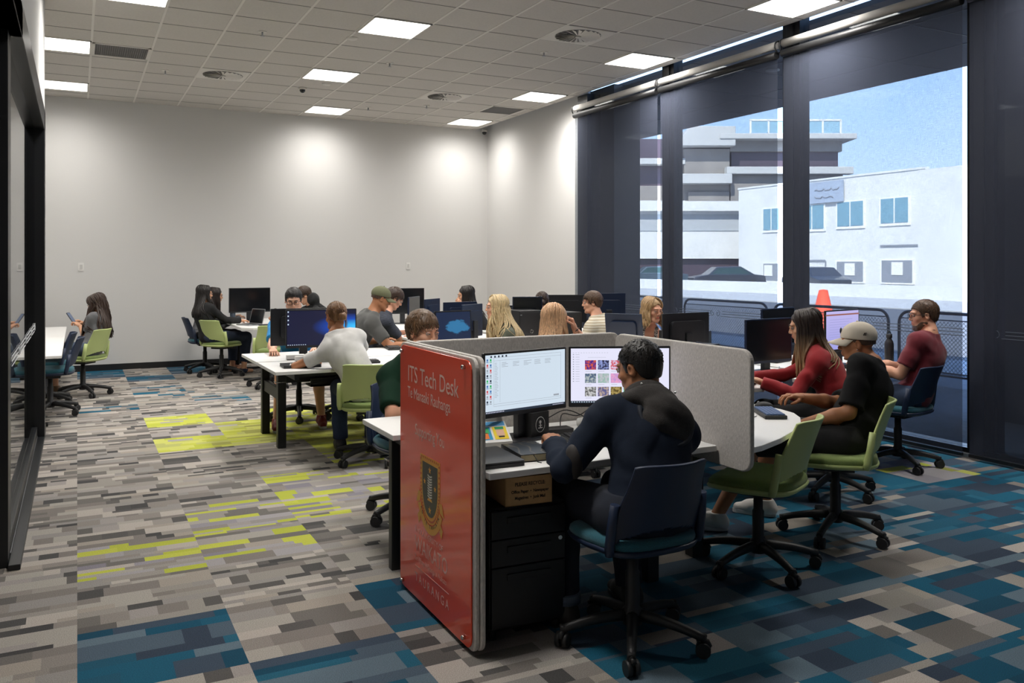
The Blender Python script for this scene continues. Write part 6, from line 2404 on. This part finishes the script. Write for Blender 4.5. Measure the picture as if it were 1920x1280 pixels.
P(11, 'person with long black hair in the far row, chin on hand, above the monitors', 4.58, 9.86, 72, head_at=(4.41, 9.90, 1.165), skin='light', female=True, lean=6, head_yaw=0, head_pitch=8,
  hands=((4.28, 9.76, 1.04), (4.2, 10.0, .765)), hand_curl=(90, 40), hand_dir=((-.1, .2, 1), None), top=BLK, sleeve=1.9, bottom=BLK, hair='straight', hair_col=DARKH, hair_len=.36, vox=.011, fine=.0055, hair_w=1.3)
M_nst = mat('navy_marl_cotton', (.03, .035, .05), .9, noise=.6, nscale=30, stretch=(1, 1, 12))
P(9, 'person with tousled dark hair in a dark striped t-shirt, bent over writing', 3.02, 9.50, -96, head_at=(3.27, 9.34, 1.165), skin='fair', lean=22, head_yaw=-4, head_pitch=34,
  hands=((3.50, 9.50, .765), (3.52, 9.30, .775)), hand_curl=(40, 70), top=(.03, .03, .04), shirt_mat=M_nst, sleeve=.72, bottom=BLK, hair='messy', hair_col=(.045, .025, .016), hair_w=1.25, vox=.011, fine=.005)
P(6, 'person hunched forward in a black hoodie behind the one in the blue t-shirt', 3.16, 11.83, 80, head_at=(2.80, 11.78, 1.13), skin='fair', lean=30, head_yaw=6, head_pitch=34,
  hands=((2.50, 11.72, .775), (2.48, 12.0, .84)), hand_curl=(50, 80), top=(.010, .010, .011), sleeve=1.9, neckline=.0, bottom=BLK, hair='messy', hair_col=(.045, .025, .015), hair_w=.9, vox=.011, fine=.0055, big=1.15,
  extra=lambda c: link_mesh('hood', *sdf_mesh([Prim('e', c['nb'] - c['fwd'] * .070 + c['up2'] * .06, None, (.16, .085, .10), .03), Prim('c', c['S'][0] - c['fwd'] * .05 + c['up2'] * .05, c['S'][1] - c['fwd'] * .05 + c['up2'] * .05, (.05, .05), .05)], .010, post=lambda A, X, Y, Z: A + fold(X, Y, Z, 2) * 1.5), mat('cloth_black_hoodie', (.010, .010, .011), .9), c['root']))
P(3, 'person with straight long black hair and black top in the far green chair', 1.72, 12.46, -58, head_at=(1.60, 12.55, 1.15), skin='light', female=True, lean=0, head_yaw=-26, head_pitch=6,
  hands=((1.98, 12.64, .765), (2.08, 12.46, .765)), top=BLK, sleeve=1.9, bottom=(.02, .03, .06), bottom_len=.9, hair='straight', hair_col=DARKH, hair_len=.34, vox=.011, fine=.0055, hair_w=1.0)
P(4, 'person with long dark hair and a grey striped top, beyond the one in black', 1.66, 13.05, -88, head_at=(1.82, 13.10, 1.10), skin='light', female=True, lean=10, head_yaw=0, head_pitch=8,
  hands=((2.08, 13.18, .765), (2.10, 12.98, .765)), top=(.14, .14, .15), shirt_mat=mat('grey_marl_cotton', (.12, .12, .13), .9, noise=.7, nscale=26, stretch=(1, 1, 14)), sleeve=1.5, bottom=BLK, hair='straight', hair_col=(.018, .011, .009), hair_len=.26, vox=.012, fine=.006)


def p1_extra(c):
    # bare shoulder edge and a pale earring
    MB().ball(tuple(c['H'](-.086, -.01, -.035)), .006, 8).build('earring', M_chrome, c['root'])


P(1, 'person with very long wavy brown hair holding a phone, seated at the left table', .06, 11.28, 62, head_at=(.205, 11.44, 1.08), skin='light', female=True, lean=-2, head_yaw=10, head_pitch=26,
  hands=((.03, 11.48, .82), (.06, 11.68, .84)), hand_curl=(55, 60), hand_dir=((-.6, .5, .5), (-.7, -.4, .5)), top=(.10, .10, .105), sleeve=.62, bottom=(.05, .07, .11), bottom_len=.35, shoes=(.12, .06, .02), hair='wavy', hair_col=(.035, .018, .011),
  hair_len=.46, vox=.010, fine=.005, knees=((-.10, .40, .60), (.12, .44, .52)), feet=((.06, .52, .18), (.12, .42, 0)), hair_w=1.5, extra=p1_extra)
# ------------------------------------------------------------------ small things
# pedestal and cardboard box under the tech desk
t = thing('drawer_pedestal', 'black metal three-drawer pedestal under the tech desk', 'drawer unit', (1.685, 3.13, 0), R(-3))
MB().box(-.175, .175, .012, .52, .045, .55).build('cabinet_body', M_black, t, bevel=.004)
for z0, z1 in ((.425, .54), (.31, .42), (.055, .305)):
    d_ = MB()
    d_.box(-.17, .17, -.006, .012, z0, z1)
    dr = d_.build('drawer', M_black, t, bevel=.003)
    MB().box(-.10, .10, -.009, -.005, z1 - .055, z1 - .03).box(-.10, .10, -.014, -.006, z1 - .032, z1 - .027).build('handle', M_plastic, dr, bevel=.002)
MB().cyl((.145, -.012, .400), (.145, -.004, .400), .009, n=14).build('lock', M_chrome, t)
for sx in (-.15, .15):
    for sy in (.04, .48):
        MB().cyl((sx, sy, 0), (sx, sy, .045), .018, n=12).build('foot', M_plastic, t)
t = thing('cardboard_box', 'small open brown cardboard box printed PLEASE RECYCLE on the pedestal', 'box', (1.69, 3.135, .552), R(-4))
m = MB()
w_, d_, h_ = .108, .30, .118
for (x0, x1, y0, y1) in ((-w_, w_, 0, .004), (-w_, w_, d_ - .004, d_), (-w_, -w_ + .004, 0, d_), (w_ - .004, w_, 0, d_)):
    m.box(x0, x1, y0, y1, 0, h_)
m.box(-w_, w_, 0, d_, 0, .004)
m.build('box_body', M_card, t)
Mf = Matrix(((1, 0, 0, 0), (0, 0, -1, -.0006), (0, 1, 0, 0), (0, 0, 0, 1)))
for ln, sz, z in (('PLEASE RECYCLE:', .0205, .082), ('Office Paper  •  Newspaper', .0175, .052), ('Magazines  •  Junk Mail', .0175, .026)):
    text_mesh(ln, sz, 'lettering', M_ink, t, Matrix.Translation((.006, -.0006, z)) @ Matrix(((1, 0, 0, 0), (0, 0, -1, 0), (0, 1, 0, 0), (0, 0, 0, 1))), sx=.88, align='CENTER', depth=.0003, bold=.0004)

# on the tech desk
t = thing('notebook', 'black marbled hardcover notebook with cream page edges on the tech desk', 'notebook', (1.745, 3.245, DZ), R(-6))
M_marb = mat('black_marbled_cover', (.018, .020, .022), .35)
nn_ = M_marb.node_tree
vo = nn_.nodes.new('ShaderNodeTexWave')
vo.inputs['Scale'].default_value = 5
vo.inputs['Distortion'].default_value = 9
cr_ = nn_.nodes.new('ShaderNodeValToRGB')
cr_.color_ramp.elements[0].position = .0
cr_.color_ramp.elements[0].color = (.12, .10, .07, 1)
cr_.color_ramp.elements[1].position = .05
cr_.color_ramp.elements[1].color = (.014, .016, .019, 1)
tcn = nn_.nodes.new('ShaderNodeTexCoord')
nn_.links.new(tcn.outputs['Object'], vo.inputs['Vector'])
nn_.links.new(vo.outputs['Fac'], cr_.inputs[0])
nn_.links.new(cr_.outputs[0], nn_.nodes['Principled BSDF'].inputs['Base Color'])
MB().prism(rrect(.165, .235, .006), .030, .033).prism(rrect(.165, .235, .006), 0, .003).box(-.0825, -.0795, -.115, .115, .0, .033).build('cover', M_marb, t)
MB().box(-.079, .079, -.112, .112, .003, .030).build('pages', M_cream, t)
MB().tube([(-.02, -.110, .028), (-.018, -.125, .020), (-.010, -.135, .002), (.0, -.15, .001)], .0022, 4).build('ribbon_bookmark', M_cable, t)

t = thing('card_display', 'open white box of bright comic-style cards beside the lit monitor', 'card display', (1.69, 3.475, DZ), R(-8))
MB().add([(-.075, -.05, 0), (.075, -.05, 0), (.075, .06, 0), (-.075, .06, 0), (-.075, -.05, .03), (.075, -.05, .03), (.07, .055, .105), (-.07, .055, .105)], [(0, 3, 2, 1), (4, 5, 6, 7), (0, 1, 5, 4), (1, 2, 6, 5), (2, 3, 7, 6), (3, 0, 4, 7)]).build('box', M_paper, t)
MB().add([(-.065, .056, .09), (.065, .056, .09), (.05, .075, .17), (-.055, .075, .17)], [(0, 1, 2, 3), (3, 2, 1, 0)]).build('lid_flap', M_paper, t, solid=.002)
Ms = Matrix.Translation((0, 0, .0008))


def onslope(u0, u1, v0, v1, e=.0006):
    def q(u, v):
        return (u, -.05 + .105 * v, .03 + .075 * v + e + .0004)
    return [q(u0, v0), q(u1, v0), q(u1, v1), q(u0, v1)]


for nm, cl_, r_, e_ in (('blue_card', (.03, .30, .55), (-.064, -.012, .12, .72), .0008), ('yellow_card', (.85, .62, .03), (-.002, .064, .12, .72), .0008), ('blue_banner', (.10, .35, .65), (-.064, .064, .76, .97), .0008),
                        ('orange_patch', (.8, .2, .03), (-.050, -.028, .16, .45), .0014), ('green_patch', (.03, .38, .12), (-.040, -.020, .40, .66), .0014), ('peach_patch', (.75, .45, .30), (.012, .050, .28, .60), .0014), ('green_crest', (.02, .30, .10), (.010, .052, .58, .70), .0018), ('dark_patch', (.03, .02, .02), (.018, .046, .20, .27), .0016)):
    MB().add(onslope(*r_, e=e_), [(0, 1, 2, 3)]).build(nm, mat('card_' + nm, cl_, .4), t)

t = thing('cube_organiser', 'matt black cube with a white oval emblem on the tech desk', 'cube box', (1.955, 3.60, DZ), R(16))
MB().box(-.06, .06, -.06, .06, .0, .125).build('cube_body', mat('matt_black_card', (.012, .012, .012), .7), t, bevel=.002)
ov = [(.0 + .030 * math.cos(R(a)), -.0608, .066 + .036 * math.sin(R(a))) for a in range(0, 360, 15)]
MB().tube(ov, .0014, 4, closed=True).build('oval_outline', M_paper, t)
em = MB().ball((0, -.0605, .078), (.008, .001, .008), 10).box(-.0025, .0025, -.0615, -.0605, .050, .074).box(-.014, .014, -.0615, -.0605, .048, .052).box(-.010, .010, -.0615, -.0605, .060, .063)
em.build('emblem', M_paper, t)

t = thing('docking_station', 'flat black docking box behind the hand of the person in the hooded jacket', 'dock', (2.10, 3.60, DZ), R(-4))
MB().box(-.07, .07, -.04, .04, .004, .030).build('case', M_plastic, t, bevel=.003)
MB().box(-.06, .06, -.032, .032, 0, .005).build('rubber_foot', M_cable, t)
t = thing('paper_cup', 'small white paper cup lying by the cables on the tech desk', 'cup', (2.30, 3.66, DZ + .03))
MB().lathe([(0, -.04), (.024, -.04), (.030, .045), (.028, .045), (.022, -.036)], 18, M=Matrix.Rotation(R(90), 4, 'Y') @ Matrix.Rotation(R(0), 4, 'X')).build('cup_wall', M_paper, t)


def cable(name, lb, pts, r=.0028, m=None):
    P_ = []
    pts = [Vector(p) for p in pts]
    for i in range(len(pts) - 1):
        p0, p1, p2, p3 = pts[max(0, i - 1)], pts[i], pts[i + 1], pts[min(len(pts) - 1, i + 2)]
        for k in range(6):
            u = k / 6
            P_.append(.5 * ((2 * p1) + (-p0 + p2) * u + (2 * p0 - 5 * p1 + 4 * p2 - p3) * u * u + (-p0 + 3 * p1 - 3 * p2 + p3) * u ** 3))
    P_.append(pts[-1])
    o = MB().tube([tuple(p) for p in P_], r, 6).build(name, m or M_cable)
    return tag(o, lb, 'cable', 'black cables')


cable('cable', 'black cable looping between the dock and the right lit monitor', [(2.14, 3.64, .745), (2.20, 3.72, .80), (2.32, 3.75, .78), (2.42, 3.72, .86), (2.40, 3.62, .93)])
cable('cable', 'black cable lying along the back of the tech desk', [(1.98, 3.75, .735), (2.1, 3.70, .79), (2.25, 3.76, .81), (2.36, 3.70, .76), (2.45, 3.76, .737)])
cable('cable', 'black cable rising behind the jacket to the right monitor', [(2.28, 3.70, .737), (2.36, 3.66, .82), (2.44, 3.62, .90), (2.48, 3.56, .94)])
cable('cable', 'thin pale cable on the window desk by the dark monitors', [(4.3, 4.62, .735), (4.55, 4.70, .736), (4.75, 4.82, .74), (4.9, 4.95, .76), (5.0, 5.05, .735)], m=M_silver)
cable('cable', 'black cable curling under the lilac screen', [(5.35, 4.85, .735), (5.5, 4.80, .76), (5.62, 4.86, .735), (5.75, 5.0, .735)])
cable('cable', 'thin grey cable from the blue-keyed keyboard to the felt screen', [(3.30, 3.50, .735), (3.1, 3.42, .733), (2.9, 3.45, .733), (2.72, 3.5, .733)], r=.002)


def keyboard(x, y, deg, lb, keym, w_=.36, d_=.13, z0=DZ):
    t = thing('keyboard', lb, 'keyboard', (x, y, z0), R(deg), 'keyboards')
    MB().prism(rrect(w_, d_, .008), 0, .020).build('base', M_plastic, t, bevel=.003)
    nx = max(6, int(w_ / .021))
    km = MB()
    for r_ in range(5):
        for c_ in range(nx):
            x0 = -w_ / 2 + .010 + c_ * (w_ - .02) / nx
            y0 = -d_ / 2 + .010 + r_ * (d_ - .02) / 5
            km.box(x0 + .0012, x0 + (w_ - .02) / nx - .0012, y0 + .0012, y0 + (d_ - .02) / 5 - .0012, .020, .028)
    k_ = km.build('keycaps', keym, t, bevel=.001, seg=1)
    return t


M_bkey = mat('slate_blue_keycaps', s2l((74, 98, 140)), .5)
keyboard(3.40, 3.51, 62, 'compact black keyboard with slate-blue keycaps on the rounded desk', M_bkey, .27, .12)
keyboard(2.78, 8.00, -100, 'black keyboard on the bench in front of the person in the olive cap', M_plastic, .36, .14)
keyboard(2.10, 6.93, -4, 'black keyboard between the arms of the person in the white t-shirt', M_plastic)
keyboard(2.22, 3.40, -12, 'black keyboard between the arms of the person in the hooded jacket', M_plastic)
keyboard(4.14, 4.50, 40, 'black keyboard under the hands of the person in the red top', M_plastic, .34, .12)
keyboard(5.62, 4.86, 12, 'black keyboard under the hands of the person in the maroon t-shirt', M_plastic, .34, .12)


def mouse(x, y, deg, lb, z0=DZ):
    t = thing('computer_mouse', lb, 'mouse', (x, y, z0), R(deg), 'computer mice')
    MB().add(*(lambda V_, F_: ([tuple(v) for v in V_], F_))(*sdf_mesh([Prim('e', (0, 0, .008), None, (.030, .053, .024), .01)], .004, post=lambda A, X, Y, Z: np.maximum(A, .001 - Z + 0 * X)))).build('shell', M_plastic, t)
    MB().cyl((-.003, .03, .028), (.003, .03, .028), .007, n=12).build('scroll_wheel', M_silver, t)
    return t


mouse(3.56, 3.72, 60, 'black mouse under the hand of the person in the white cap')
mouse(1.59, 7.88, 170, 'black mouse under the hand of the person in the blue t-shirt')
mouse(1.84, 3.29, 10, 'black mouse under the hand of the person in the hooded jacket')
t = thing('small_black_box', 'low black box with a pale label at the edge of the grey felt screen', 'box', (3.62, 4.0, DZ), R(20))
MB().box(-.09, .09, -.05, .05, 0, .038).build('case', M_plastic, t, bevel=.003)
MB().box(-.02, .02, -.052, -.05, .015, .022).build('label_strip', M_silver, t)
for x, y, lb in ((1.70, 7.46, 'small white box on the bench desk, behind its twin'), (1.74, 7.30, 'small white box on the bench desk left of the lit monitor stand')):
    t = thing('cable_port_box', lb, 'white box', (x, y, DZ), R(-4), 'small white boxes on the bench')
    MB().prism(rrect(.16, .055, .012), 0, .045).build('cover', M_white, t, bevel=.006)
    MB().box(-.078, .078, -.0285, -.0275, .0, .008).build('slot', M_black, t)
# bottles
t = thing('drink_bottle', 'tall matt black drink bottle on the window desk beside the person in maroon', 'bottle', (6.02, 4.84, DZ))
MB().lathe([(0, 0), (.034, .0), (.036, .01), (.036, .17), (.030, .195), (.020, .21), (.020, .225), (0, .225)], 22).build('bottle_body', M_black, t)
MB().cyl((0, 0, .222), (0, 0, .255), .024, n=18).build('cap', M_plastic, t)
MB().tube([(-.02, 0, .25), (-.014, 0, .272), (.014, 0, .272), (.02, 0, .25)], .004, 6).build('carry_loop', M_plastic, t)
t = thing('travel_tumbler', 'dark tumbler with a lid on the far table by the black monitor', 'tumbler', (2.02, 12.86, DZ))
MB().lathe([(0, 0), (.033, 0), (.042, .17), (0, .17)], 20).build('tumbler_body', mat('blue_grey_plastic', (.05, .07, .10), .4), t)
MB().cyl((0, 0, .17), (0, 0, .19), .045, n=20).build('lid', M_black, t)
t = thing('water_bottle', 'clear plastic water bottle with a dark cap on the far table', 'bottle', (2.46, 12.02, DZ))
MB().lathe([(0, 0), (.032, 0), (.033, .06), (.030, .08), (.033, .10), (.033, .15), (.014, .19), (.014, .205)], 20).build('bottle_body', M_bottle_clear, t)
MB().cyl((0, 0, .10), (0, 0, .145), .0335, n=20).build('label_band', mat('blue_label', (.1, .2, .35), .5), t)
MB().cyl((0, 0, .203), (0, 0, .222), .016, n=16).build('cap', M_black, t)
# phone
t = thing('smartphone', 'dark smartphone with a dim screen held by the long-haired person at left', 'phone', (-.065, 11.60, .915), R(62))
Mp = Matrix.Rotation(R(55), 4, 'X')
MB().prism(rrect(.075, .15, .01), -.004, .004, M=Mp).build('phone_body', M_plastic, t)
MB().prism(rrect(.068, .14, .006), .004, .0045, M=Mp).build('screen', mat('dim_phone_screen', (.02, .02, .03), .15, emit=(.12, .16, .24), es=.8), t)
t = thing('sketch_pad', 'open white paper pad the person bent over writing writes on', 'paper pad', (3.55, 9.38, DZ), R(-90))
MB().box(-.15, .15, -.10, .10, 0, .006).build('sheets', M_paper, t)
MB().tube([(-.145, y_ / 100, .008) for y_ in range(-9, 10)], .002, 5).build('binding_wire', M_silver, t)
t = thing('pen', 'thin dark pen in the hand of the person bent over writing', 'pen', (3.56, 9.32, DZ + .01))
MB().tube([(0, 0, 0), (.02, -.01, .07), (.03, -.02, .12)], [.001, .004, .004], 8).build('pen_body', M_ink, t)
for x, y, dg, lb in ((1.95, 6.05, 0, 'grey power block on the carpet under the mid bench'),):
    pass
